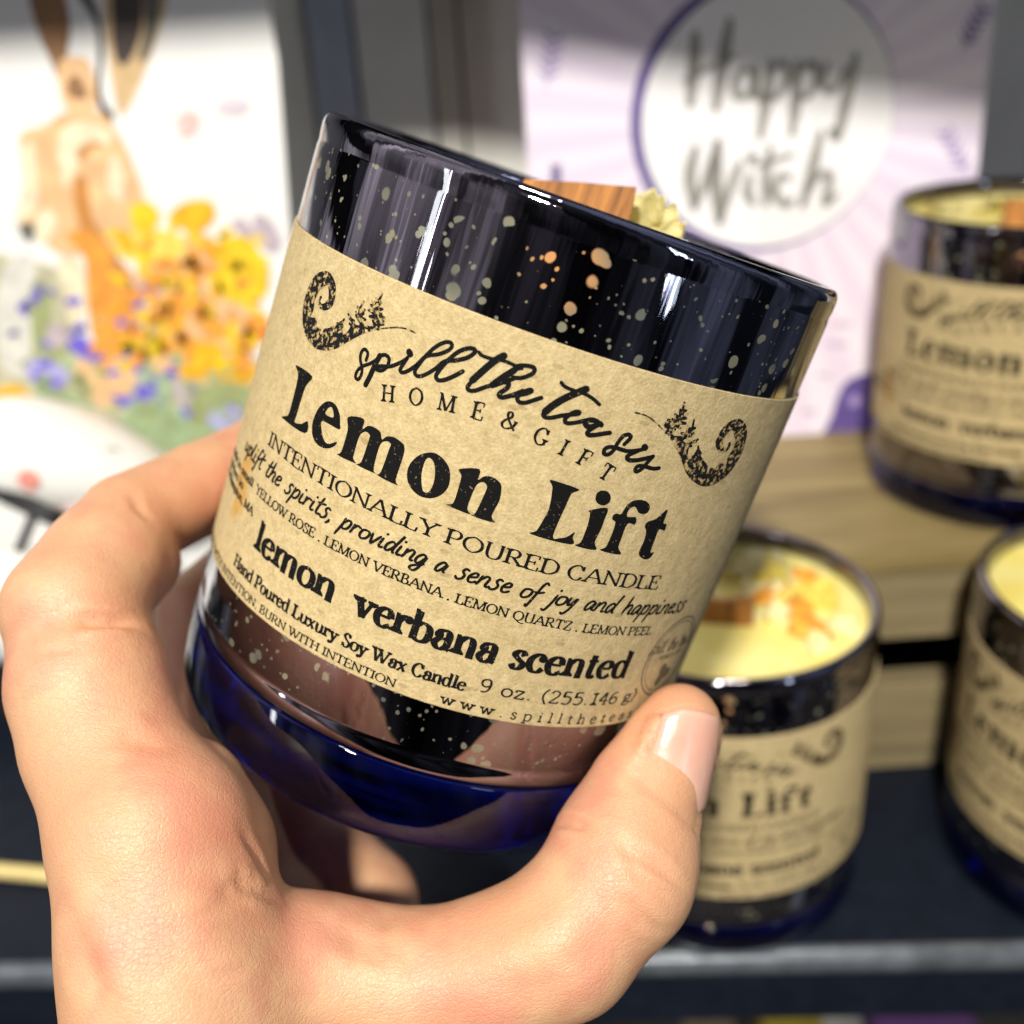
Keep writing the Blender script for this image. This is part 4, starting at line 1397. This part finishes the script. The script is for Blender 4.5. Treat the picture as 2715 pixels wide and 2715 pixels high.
def disc(c, r, n=96):
    return [[(c[0] + r * math.cos(a), c[1] + r * math.sin(a)) for a in np.linspace(0, 2 * math.pi, n, endpoint=False)]]


zk = .7324 / KD
zc = lambda x, y: cxy(1300 / KD + x * zk, y * zk)
rad_ = abs(zc(985, 430)[0] - zc(507, 430)[0])
flat('moon_ring', disc(zc(985, 424), rad_), MAT['violet'], card, .012)
flat('moon_disc', disc(zc(1004, 428), rad_ * .955), MAT['cardwhite'], card, .024)


def brush(strokes, w, conv):
    out = []
    for wf, pts in strokes:
        cv = catmull([conv(*p) for p in pts], 8)
        n = len(cv)
        out += rib(cv, [w * wf * (.45 + .75 * math.sin(.3 + 2.6 * i / n)) for i in range(n)], True)
    return out


HAPPY = [(1.2, [(742, 125), (735, 240), (722, 380)]), (1.2, [(866, 75), (840, 230), (815, 392)]), (.6, [(700, 295), (790, 245), (885, 205)]),
         (.8, [(955, 268), (915, 250), (885, 300), (897, 350), (940, 335), (962, 265)]), (1.0, [(962, 240), (957, 330), (985, 362)]),
         (1.1, [(1012, 230), (1000, 350), (976, 492)]), (.8, [(1008, 262), (1055, 228), (1075, 285), (1035, 350), (998, 340)]),
         (1.1, [(1112, 228), (1106, 350), (1092, 482)]), (.8, [(1115, 258), (1165, 228), (1182, 285), (1142, 350), (1106, 340)]),
         (.8, [(1216, 228), (1204, 305), (1240, 325), (1290, 250)]), (1.1, [(1322, 200), (1295, 330), (1256, 490), (1232, 470)])]
WITCH = [(1.2, [(742, 535), (722, 640), (738, 752)]), (.9, [(738, 752), (785, 640), (822, 515)]), (1.4, [(822, 515), (815, 650), (830, 800)]), (.9, [(830, 800), (880, 650), (905, 590)]),
         (1.0, [(938, 635), (930, 695), (950, 738)]), (1.3, [(948, 565), (945, 577)]), (1.0, [(1012, 535), (996, 650), (998, 742)]), (.6, [(958, 600), (1020, 582), (1095, 560)]),
         (.9, [(1085, 645), (1045, 640), (1030, 700), (1070, 742), (1095, 720)]), (1.1, [(1195, 480), (1165, 610), (1130, 745)]), (.9, [(1140, 700), (1190, 635), (1228, 640), (1210, 735), (1255, 705)])]
ww = .29
flat('lettering', brush(HAPPY + WITCH, ww, zc), MAT['greyprint'], card, .036)


def sprig(cx_, cy_, ang, ln):
    out = [(.5, [(cx_, cy_), (cx_ + ln * .5 * math.sin(ang), cy_ - ln * .5 * math.cos(ang)), (cx_ + ln * math.sin(ang), cy_ - ln * math.cos(ang))])]
    for i in range(5):
        f = .2 + .17 * i
        bx, by = cx_ + ln * f * math.sin(ang), cy_ - ln * f * math.cos(ang)
        for s_ in (-1, 1):
            a2 = ang + s_ * .8
            out.append((1.1, [(bx, by), (bx + ln * .22 * math.sin(a2), by - ln * .22 * math.cos(a2))]))
    return out


for (x, y, a, l, mt) in ((200, 330, .15, 210, 'lilac'), (238, 690, .0, 90, 'violet'), (1700, 190, .5, 190, 'violet'), (1735, 640, -.5, 190, 'lilac')):
    flat('lavender_sprig', brush(sprig(x, y, a, l), .085, zc), MAT[mt], card, .012)
z4 = lambda x, y: cxy((1900 + x * .5175) / KD, (400 + y * .5175) / KD)
hat = catmull([z4(*p) for p in ((560, 1500), (590, 1350), (640, 1215), (700, 1160), (790, 1140), (900, 1160), (900, 1500))], 6, True)
hat = [(p[0], max(p[1], .03)) for p in hat]
flat('witch_hat', [[np.array(q) for q in t_] for t_ in fill([[c for q in hat for c in q]])], MAT['violet'], card, .012)
flat('hat_star', disc(z4(705, 1280), .22, 24), MAT['lilac'], card, .024)
fl_ = []
for (x, y, l) in ((600, 885, 95), (560, 990, 110), (520, 1150, 60), (440, 1335, 70)):
    a, b_ = z4(x, y), z4(x + l, y + 4)
    fl_ += rib([a, ((a[0] + b_[0]) / 2, (a[1] + b_[1]) / 2), b_], [.16] * 3)
flat('small_print', fl_, MAT['faint'], card, .012)

# ------------------------------------------------------------------ art card with a hare among flowers
HO = np.array([0.0, 35.8, 3.6])
HN_ = np.array([0, -1.0, 0])
pic = empty('art_card', HO)
tag(pic, 'white art card painted with a brown hare among orange and blue flowers', 'card')


def hxy(x, y):
    P = on_plane(x, y, HO, HN_) - HO
    return (P[0], P[2])


e0, e1 = hxy(524, 110), hxy(556, 560)
bm = bmesh.new()
outl = [(-27, 0), (e1[0] + .35, 0), (e1[0], e1[1]), (e0[0], e0[1]), (e0[0] - .3, 27.5), (-27, 27.5)]
vs = [bm.verts.new((p[0], 0, p[1])) for p in outl]
f = bm.faces.new(vs)
r = bmesh.ops.extrude_face_region(bm, geom=[f])
for v in [g for g in r['geom'] if isinstance(g, bmesh.types.BMVert)]:
    v.co.y += .3
MAT['artpaper'] = simple('art_paper', (0.88, 0.87, 0.85), 0.55, 0.03, 0.3, 0)
from_bm('card_panel', bm, MAT['artpaper'], pic)
PA = .41408 / KD
r1 = lambda x, y: hxy(x * PA, y * PA)
r2 = lambda x, y: hxy(x * PA, (600 / KD) + y * PA)
COLS = dict(brown=(.30, .155, .07), dark=(.075, .055, .05), tan=(.66, .46, .24), peach=(.86, .52, .27), cream=(.86, .74, .52), orange=(.86, .34, .05), deep=(.58, .25, .06), yellow=(.92, .60, .02),
            gold=(.92, .46, .015), lemon=(.88, .70, .12), blue=(.16, .12, .62), lilac=(.42, .40, .72), green=(.34, .38, .17), mint=(.36, .47, .26), sage=(.52, .50, .34), red=(.78, .17, .04), pink=(.80, .55, .52),
            mauve=(.52, .43, .48), pale=(.70, .68, .62), grey=(.14, .14, .12))
for k_, c_ in COLS.items():
    MAT['art_' + k_] = simple('paint_' + k_, c_, 0.6, 0.22, 1.6, 0)
ART = [
 ('painted_meadow', 'sage', r2, [(-200, 300), (160, 220), (420, 330), (520, 700), (900, 880), (1300, 930), (1700, 880), (1750, 1600), (800, 1700), (-200, 1600)]),
 ('painted_stem', 'pale', r2, [(30, 260), (200, 190), (235, 400), (220, 700), (150, 950), (20, 900), (-30, 600)]),
 ('painted_leaf', 'green', r2, [(200, 380), (330, 430), (330, 700), (430, 900), (420, 1150), (300, 1150), (220, 900)]),
 ('painted_leaf', 'mint', r2, [(800, 1180), (1000, 1140), (1200, 1200), (1260, 1400), (1000, 1440), (820, 1320)]),
 ('painted_leaf', 'mint', r2, [(1000, 900), (1080, 920), (1110, 1100), (1060, 1180), (1010, 1080)]),
 ('painted_leaf', 'green', r2, [(1250, 1050), (1560, 1000), (1640, 1250), (1450, 1400), (1250, 1330)]),
 ('painted_bloom', 'peach', r2, [(880, 220), (1100, 80), (1350, 60), (1480, 300), (1600, 560), (1520, 820), (1250, 760), (1060, 930), (900, 820)]),
 ('hare_ear', 'brown', r1, [(190, -60), (390, -60), (450, 180), (430, 380), (470, 560), (430, 640), (390, 560), (330, 400), (250, 220)]),
 ('hare_ear', 'tan', r1, [(690, -60), (1050, -60), (1020, 200), (950, 400), (850, 640), (770, 740), (735, 620), (700, 400)]),
 ('hare_ear_shade', 'dark', r1, [(735, -60), (900, -60), (905, 160), (860, 330), (790, 420), (735, 340), (720, 150)]),  # dark ear top: the upper shelf's shade put into the paint
 ('hare_ear_shade', 'grey', r1, [(930, -60), (1025, -60), (1000, 200), (930, 380), (890, 360), (930, 200)]),
 ('hare_ear_edge', 'dark', r1, [(480, -60), (560, -60), (640, 120), (665, 320), (650, 600), (730, 740), (700, 780), (640, 700), (615, 560), (630, 320), (600, 130)]),
 ('hare_brow', 'peach', r1, [(380, 400), (540, 370), (600, 480), (610, 690), (480, 740), (400, 640)]),
 ('hare_brow', 'brown', r1, [(430, 520), (500, 480), (560, 600), (520, 640), (440, 610)]),
 ('hare_head', 'peach', r1, [(135, 860), (290, 800), (420, 720), (640, 720), (770, 880), (840, 1020), (930, 1290), (900, 1500), (720, 1600), (560, 1620), (420, 1640), (290, 1560), (210, 1450), (110, 1430), (150, 1200), (140, 1000)]),
 ('hare_cheek', 'cream', r1, [(160, 960), (215, 920), (240, 1150), (240, 1320), (120, 1420), (150, 1180)]),
 ('hare_brow_light', 'cream', r1, [(390, 850), (520, 780), (680, 830), (710, 910), (560, 940), (490, 1080), (420, 1180), (380, 1050)]),
 ('hare_neck', 'cream', r1, [(700, 1040), (770, 1020), (800, 1200), (770, 1280), (700, 1220)]),
 ('hare_eye', 'deep', r1, [(495, 1000), (520, 940), (590, 905), (665, 925), (590, 950), (545, 1005), (510, 1030)]),
 ('hare_nose', 'grey', r1, [(120, 1440), (225, 1430), (215, 1530), (165, 1540)]),
 ('hare_muzzle', 'cream', r1, [(235, 1400), (300, 1330), (370, 1400), (350, 1480), (285, 1540), (230, 1520)]),
 ('hare_stripe', 'deep', r1, [(500, 1130), (555, 1150), (600, 1400), (700, 1560), (800, 1720), (900, 1950), (780, 1960), (620, 1700), (500, 1420), (470, 1220)]),
 ('hare_chest', 'orange', r2, [(420, 60), (560, 20), (640, 80), (760, 240), (860, 420), (900, 640), (860, 820), (700, 840), (600, 720), (560, 480), (540, 200)]),
 ('hare_leg', 'peach', r2, [(480, 900), (640, 840), (820, 860), (860, 1000), (720, 1150), (600, 1120)]),
 ('hare_chest', 'cream', r2, [(370, 230), (480, 200), (540, 300), (540, 560), (460, 620), (420, 520), (400, 380)]),
 ('painted_shadow', 'deep', r2, [(700, 230), (780, 220), (860, 380), (840, 460), (760, 380)]),
 ('painted_poppy', 'yellow', r1, [(840, 1320), (950, 1290), (1025, 1370), (990, 1460), (880, 1490), (840, 1410)]),
 ('painted_poppy', 'gold', r1, [(1080, 1380), (1200, 1290), (1350, 1290), (1375, 1400), (1270, 1490), (1150, 1460)]),
 ('painted_poppy', 'lemon', r1, [(720, 1570), (900, 1480), (1100, 1480), (1195, 1580), (1100, 1670), (950, 1690), (790, 1650)]),
 ('painted_poppy', 'yellow', r1, [(1330, 1720), (1400, 1560), (1560, 1500), (1670, 1620), (1725, 1800), (1690, 1900), (1560, 1950), (1380, 1870)]),
 ('painted_poppy', 'gold', r2, [(1120, 820), (1240, 740), (1400, 750), (1530, 850), (1545, 970), (1400, 990), (1150, 960)]),
 ('painted_poppy', 'gold', r2, [(1080, 530), (1150, 470), (1190, 560), (1150, 680), (1080, 660)]),
 ('painted_poppy', 'yellow', r2, [(820, 600), (940, 550), (970, 690), (880, 720)]),
 ('painted_poppy', 'red', r2, [(1560, 600), (1690, 570), (1740, 700), (1620, 740)]),
 ('painted_poppy', 'gold', r2, [(-60, 1070), (100, 1010), (215, 1100), (180, 1160), (-60, 1180)]),
 ('painted_cornflower', 'blue', r2, [(890, 410), (960, 340), (1020, 430), (970, 500), (890, 480)]),
 ('painted_cornflower', 'blue', r2, [(430, 750), (530, 700), (665, 830), (600, 865), (480, 810)]),
 ('painted_cornflower', 'blue', r2, [(760, 855), (880, 775), (945, 790), (870, 870), (790, 905)]),
 ('painted_cornflower', 'lilac', r2, [(150, 890), (280, 840), (440, 930), (420, 1010), (340, 1050), (220, 990)]),
 ('painted_cornflower', 'blue', r2, [(200, 930), (320, 960), (400, 1000), (340, 1050), (230, 1000)]),
 ('painted_cornflower', 'blue', r2, [(715, 1080), (850, 1085), (890, 1000), (985, 960), (1005, 1060), (900, 1135), (780, 1145)]),
 ('painted_cornflower', 'lilac', r2, [(1330, 1220), (1440, 1140), (1570, 1210), (1480, 1300), (1380, 1290)]),
 ('painted_cornflower', 'blue', r2, [(-60, 1210), (290, 1165), (210, 1270), (-60, 1420)]),
 ('painted_seed_head', 'mauve', r2, [(300, 640), (420, 640), (430, 760), (320, 760)]),
 ('painted_seed_head', 'dark', r2, [(1235, 440), (1290, 430), (1300, 530), (1245, 540)]),
 ('painted_seed_head', 'mauve', r2, [(1310, 190), (1400, 170), (1410, 250), (1330, 255)]),
 ('painted_seed_head', 'mauve', r2, [(1110, 990), (1220, 1010), (1230, 1110), (1130, 1110)]),
 ('painted_petal', 'pink', r1, [(1130, 770), (1200, 710), (1275, 740), (1240, 850), (1160, 870)]),
 ('painted_petal', 'mauve', r1, [(1480, 1420), (1560, 1400), (1620, 1480), (1560, 1520)]),
 ('painted_petal', 'mauve', r1, [(1620, 1400), (1700, 1380), (1800, 1520), (1760, 1620), (1660, 1560)]),
]
MAT['art_lav'] = simple('paint_lav', (.70, .62, .70), 0.6, 0.1, 1.6, 0)
ART.append(('painted_petal', 'lav', r1, [(1380, 680), (1480, 630), (1590, 640), (1560, 720), (1450, 730)]))
for i, (nm, cl, fn, pts_) in enumerate(ART):
    cv = catmull([fn(*p) for p in pts_], 5, True)
    tri = fill([[c for q in cv for c in q]])
    flat(nm, tri, MAT['art_' + cl], pic, .010 + .0009 * i)

# loose brush daubs that fill the flowers out
rd = random.Random(11)
for nm, cl, fn, n_, reg, sz_ in (
        ('orange_daubs', 'orange', r2, 46, (640, 1650, 120, 900), (35, 95)), ('yellow_daubs', 'yellow', r2, 40, (700, 1680, -60, 900), (35, 100)),
        ('gold_daubs', 'gold', r2, 34, (760, 1700, 60, 960), (30, 90)), ('violet_daubs', 'blue', r2, 34, (80, 1600, 380, 1300), (22, 55)),
        ('leaf_daubs', 'mint', r2, 40, (180, 1650, 820, 1420), (25, 80)), ('dark_daubs', 'green', r2, 34, (150, 1650, 560, 1420), (20, 60))):
    pol = []
    for _ in range(n_):
        cx_, cy_, q_ = rd.uniform(reg[0], reg[1]), rd.uniform(reg[2], reg[3]), rd.uniform(*sz_)
        a0 = rd.uniform(0, 3.14)
        pt = []
        for k_ in range(10):
            th = 2 * math.pi * k_ / 10
            ex, ey = q_ * math.cos(th) * rd.uniform(.8, 1.25), q_ * .5 * math.sin(th) * rd.uniform(.8, 1.25)
            pt.append(fn(cx_ + ex * math.cos(a0) - ey * math.sin(a0), cy_ + ex * math.sin(a0) + ey * math.cos(a0)))
        pol.append(pt[::-1])
    flat(nm, pol, MAT['art_' + cl], pic, .0645 + .001 * n_ / 10)

# ------------------------------------------------------------------ black stand and the white figurine
stand = box('display_block', (-30, -9.5, 32.6, 40.2, 0.01, 3.55), MAT['black'], None, .12)
tag(stand, 'black display block under the hare card and the white figurine', 'stand')
fig = empty('ceramic_figurine', (-15, 34.0, 3.55))
tag(fig, 'white egg headed figurine with one pink cheek and a black scarf', 'figurine')
MAT['porcelain'] = simple('white_glaze', (0.88, 0.87, 0.82), 0.30, 0.03, 0.6, 0.03)
MAT['cheek'] = simple('pink_cheek', (0.78, 0.30, 0.24), 0.5, 0.1, 3, 0)


def blob(name, c, rx, ry, rz, rot, mat, parent, egg=.0):
    bm = bmesh.new()
    bmesh.ops.create_uvsphere(bm, u_segments=48, v_segments=28, radius=1)
    for v in bm.verts:
        k_ = 1 - egg * v.co.x
        v.co = Vector((v.co.x * rx, v.co.y * ry * k_, v.co.z * rz * k_))
    bmesh.ops.rotate(bm, verts=bm.verts, cent=(0, 0, 0), matrix=Matrix.Rotation(rot, 3, 'Y'))
    for v in bm.verts:
        v.co += Vector(c)
    o = from_bm(name, bm, mat, None, True)
    rel(o, parent)
    return o


hc = atd(128, 868, 35.0)
blob('head', hc, 3.75, 2.0, 1.75, .33, MAT['porcelain'], fig, .22)
bd = atd(60, 1090, 35.2)
blob('body', (bd[0] - .6, bd[1] + .2, 5.6), 2.7, 1.6, 2.2, .1, MAT['porcelain'], fig)


def on_head(x, y):
    return hit_obj(x, y)


hb = bpy.data.objects['head']
hbv = BVHTree.FromPolygons([hb.data.vertices[i].co / S for i in range(len(hb.data.vertices))], [tuple(p.vertices) for p in hb.data.polygons])


def dot_on(name, x, y, r, mat):
    q = hbv.ray_cast(Vector(EYE), Vector(ray(x, y)).normalized())
    if q[0] is None:
        return
    c, n_ = q[0], q[1]
    bm = bmesh.new()
    bmesh.ops.create_uvsphere(bm, u_segments=20, v_segments=12, radius=r)
    for v in bm.verts:
        v.co.z *= .12
    bmesh.ops.rotate(bm, verts=bm.verts, cent=(0, 0, 0), matrix=Vector((0, 0, 1)).rotation_difference(n_).to_matrix())
    for v in bm.verts:
        v.co += c
    rel(from_bm(name, bm, mat, None, True), fig)


dot_on('cheek', 54, 906, .36, MAT['cheek'])


def arc_eye(x, y, w):
    P = []
    for t_ in np.linspace(-1, 1, 9):
        q = hbv.ray_cast(Vector(EYE), Vector(ray(x + w * t_, y - 7 * (1 - t_ * t_))).normalized())
        if q[0] is not None:
            P.append(q[0] + q[1] * .02)
    if len(P) > 3:
        V, F = tube(P, .035, 8)
        rel(mk('closed_eye', V, F, MAT['art_grey']), fig)


arc_eye(48, 845, 12)
arc_eye(212, 853, 13)
sc_pts = [atd(x, y, d_) for x, y, d_ in ((-60, 890, 34.0), (0, 928, 33.6), (50, 952, 33.4), (100, 975, 33.4), (125, 985, 33.8), (140, 992, 34.4))]
V, F = tube(catmull(sc_pts, 6), .30, 14)
rel(mk('scarf', V, F, MAT['black']), fig)
sc_pts = [atd(x, y, d_) for x, y, d_ in ((68, 962, 33.2), (52, 1000, 33.2), (36, 1040, 33.3))]
V, F = tube(catmull(sc_pts, 6), .15, 12)
rel(mk('scarf_end', V, F, MAT['black']), fig)
pk = atd(150, 990, 34.2)
blob('nose', pk, .8, .5, .55, .3, simple('pale_pink_glaze', (0.76, 0.50, 0.48), 0.3, 0.05, 1, 0), fig)

# ------------------------------------------------------------------ light, camera
w_ = bpy.data.worlds.new('World')
sc.world = w_
w_.use_nodes = True
nt = w_.node_tree
bg = nt.nodes['Background']
# the dim shop around the camera: darker behind the photographer, uneven shelves and lit bays to the sides
tc = nt.nodes.new('ShaderNodeTexCoord')
sp = nt.nodes.new('ShaderNodeSeparateXYZ')
nt.links.new(tc.outputs['Generated'], sp.inputs[0])


def wmath(op, a, b=0.0, clamp=False):
    n_ = nt.nodes.new('ShaderNodeMath')
    n_.operation = op
    n_.use_clamp = clamp
    for q, v_ in ((0, a), (1, b)):
        if isinstance(v_, bpy.types.NodeSocket):
            nt.links.new(v_, n_.inputs[q])
        else:
            n_.inputs[q].default_value = v_
    return n_.outputs[0]


az = wmath('ARCTAN2', sp.outputs[0], wmath('MULTIPLY', sp.outputs[1], -1.0))      # 0 behind the camera, + to the right
cb = nt.nodes.new('ShaderNodeCombineXYZ')
nt.links.new(wmath('MULTIPLY', az, 3.6), cb.inputs[0])
nt.links.new(wmath('MULTIPLY', sp.outputs[2], 0.9), cb.inputs[1])
nz = nt.nodes.new('ShaderNodeTexNoise')
nz.inputs['Scale'].default_value = 1.0
nz.inputs['Detail'].default_value = 3.0
nt.links.new(cb.outputs[0], nz.inputs['Vector'])
bay = wmath('MULTIPLY', wmath('POWER', wmath('MULTIPLY', wmath('SUBTRACT', nz.outputs[0], 0.38), 3.4, True), 1.8), 1.9)
side = wmath('MULTIPLY', wmath('SUBTRACT', wmath('ABSOLUTE', wmath('ADD', az, 0.02)), 0.42), 1.6, True)
elev = wmath('ADD', 0.30, wmath('MULTIPLY', wmath('ADD', sp.outputs[2], 0.35), 0.9, True))
lev = wmath('MULTIPLY', wmath('MULTIPLY', wmath('ADD', 0.10, bay), wmath('ADD', 0.13, side)), elev)
mx = nt.nodes.new('ShaderNodeMix')
mx.data_type = 'RGBA'
nt.links.new(wmath('ADD', 0.5, wmath('MULTIPLY', az, 0.7), True), mx.inputs[0])
mx.inputs[6].default_value = (0.86, 0.81, 0.86, 1)
mx.inputs[7].default_value = (0.40, 0.47, 0.66, 1)
sc_ = nt.nodes.new('ShaderNodeVectorMath')
sc_.operation = 'SCALE'
nt.links.new(mx.outputs[2], sc_.inputs[0])
nt.links.new(lev, sc_.inputs['Scale'])
nt.links.new(sc_.outputs[0], bg.inputs[0])
bg.inputs[1].default_value = WORLD


def lamp(name, loc, target, power, size, colr, sy=None, shape='DISK'):
    l = bpy.data.lights.new(name, 'AREA')
    l.energy = power
    l.shape = shape
    l.size = size * S
    if sy:
        l.size_y = sy * S
    l.color = colr
    o = bpy.data.objects.new(name, l)
    col.objects.link(o)
    o.location = [c * S for c in loc]
    o.rotation_euler = (Vector(target) - Vector(loc)).to_track_quat('-Z', 'Y').to_euler()
    return o


for L_ in LAMPS:
    lamp(*L_)

cam = bpy.data.cameras.new('Camera')
cam.sensor_fit = 'HORIZONTAL'
cam.sensor_width = 36.0
cam.lens = 36.0 * FPX / 2715.0
cam.clip_start = 0.005
cam.clip_end = 20
cam.dof.use_dof = True
cam.dof.focus_distance = 0.1345
cam.dof.aperture_fstop = cam.lens / 3.0
cam.dof.aperture_blades = 0
co = bpy.data.objects.new('Camera', cam)
col.objects.link(co)
R3 = np.stack([M3[:, 0], -M3[:, 1], -M3[:, 2]], 1)
co.matrix_world = Matrix([[R3[i, 0], R3[i, 1], R3[i, 2], EYE[i] * S] for i in range(3)] + [[0, 0, 0, 1]])
sc.camera = co

sc.view_settings.view_transform = 'Standard'
sc.view_settings.look = 'None'
sc.view_settings.exposure = 0.0
sc.view_settings.gamma = 1.0
sc.view_settings.use_curve_mapping = False
sc.render.engine = 'CYCLES'
sc.cycles.use_denoising = True
sc.cycles.max_bounces = 10
sc.cycles.transmission_bounces = 8
sc.cycles.caustics_reflective = True
sc.cycles.caustics_refractive = True
sc.cycles.blur_glossy = 0.5
sc.cycles.sample_clamp_indirect = 6.0
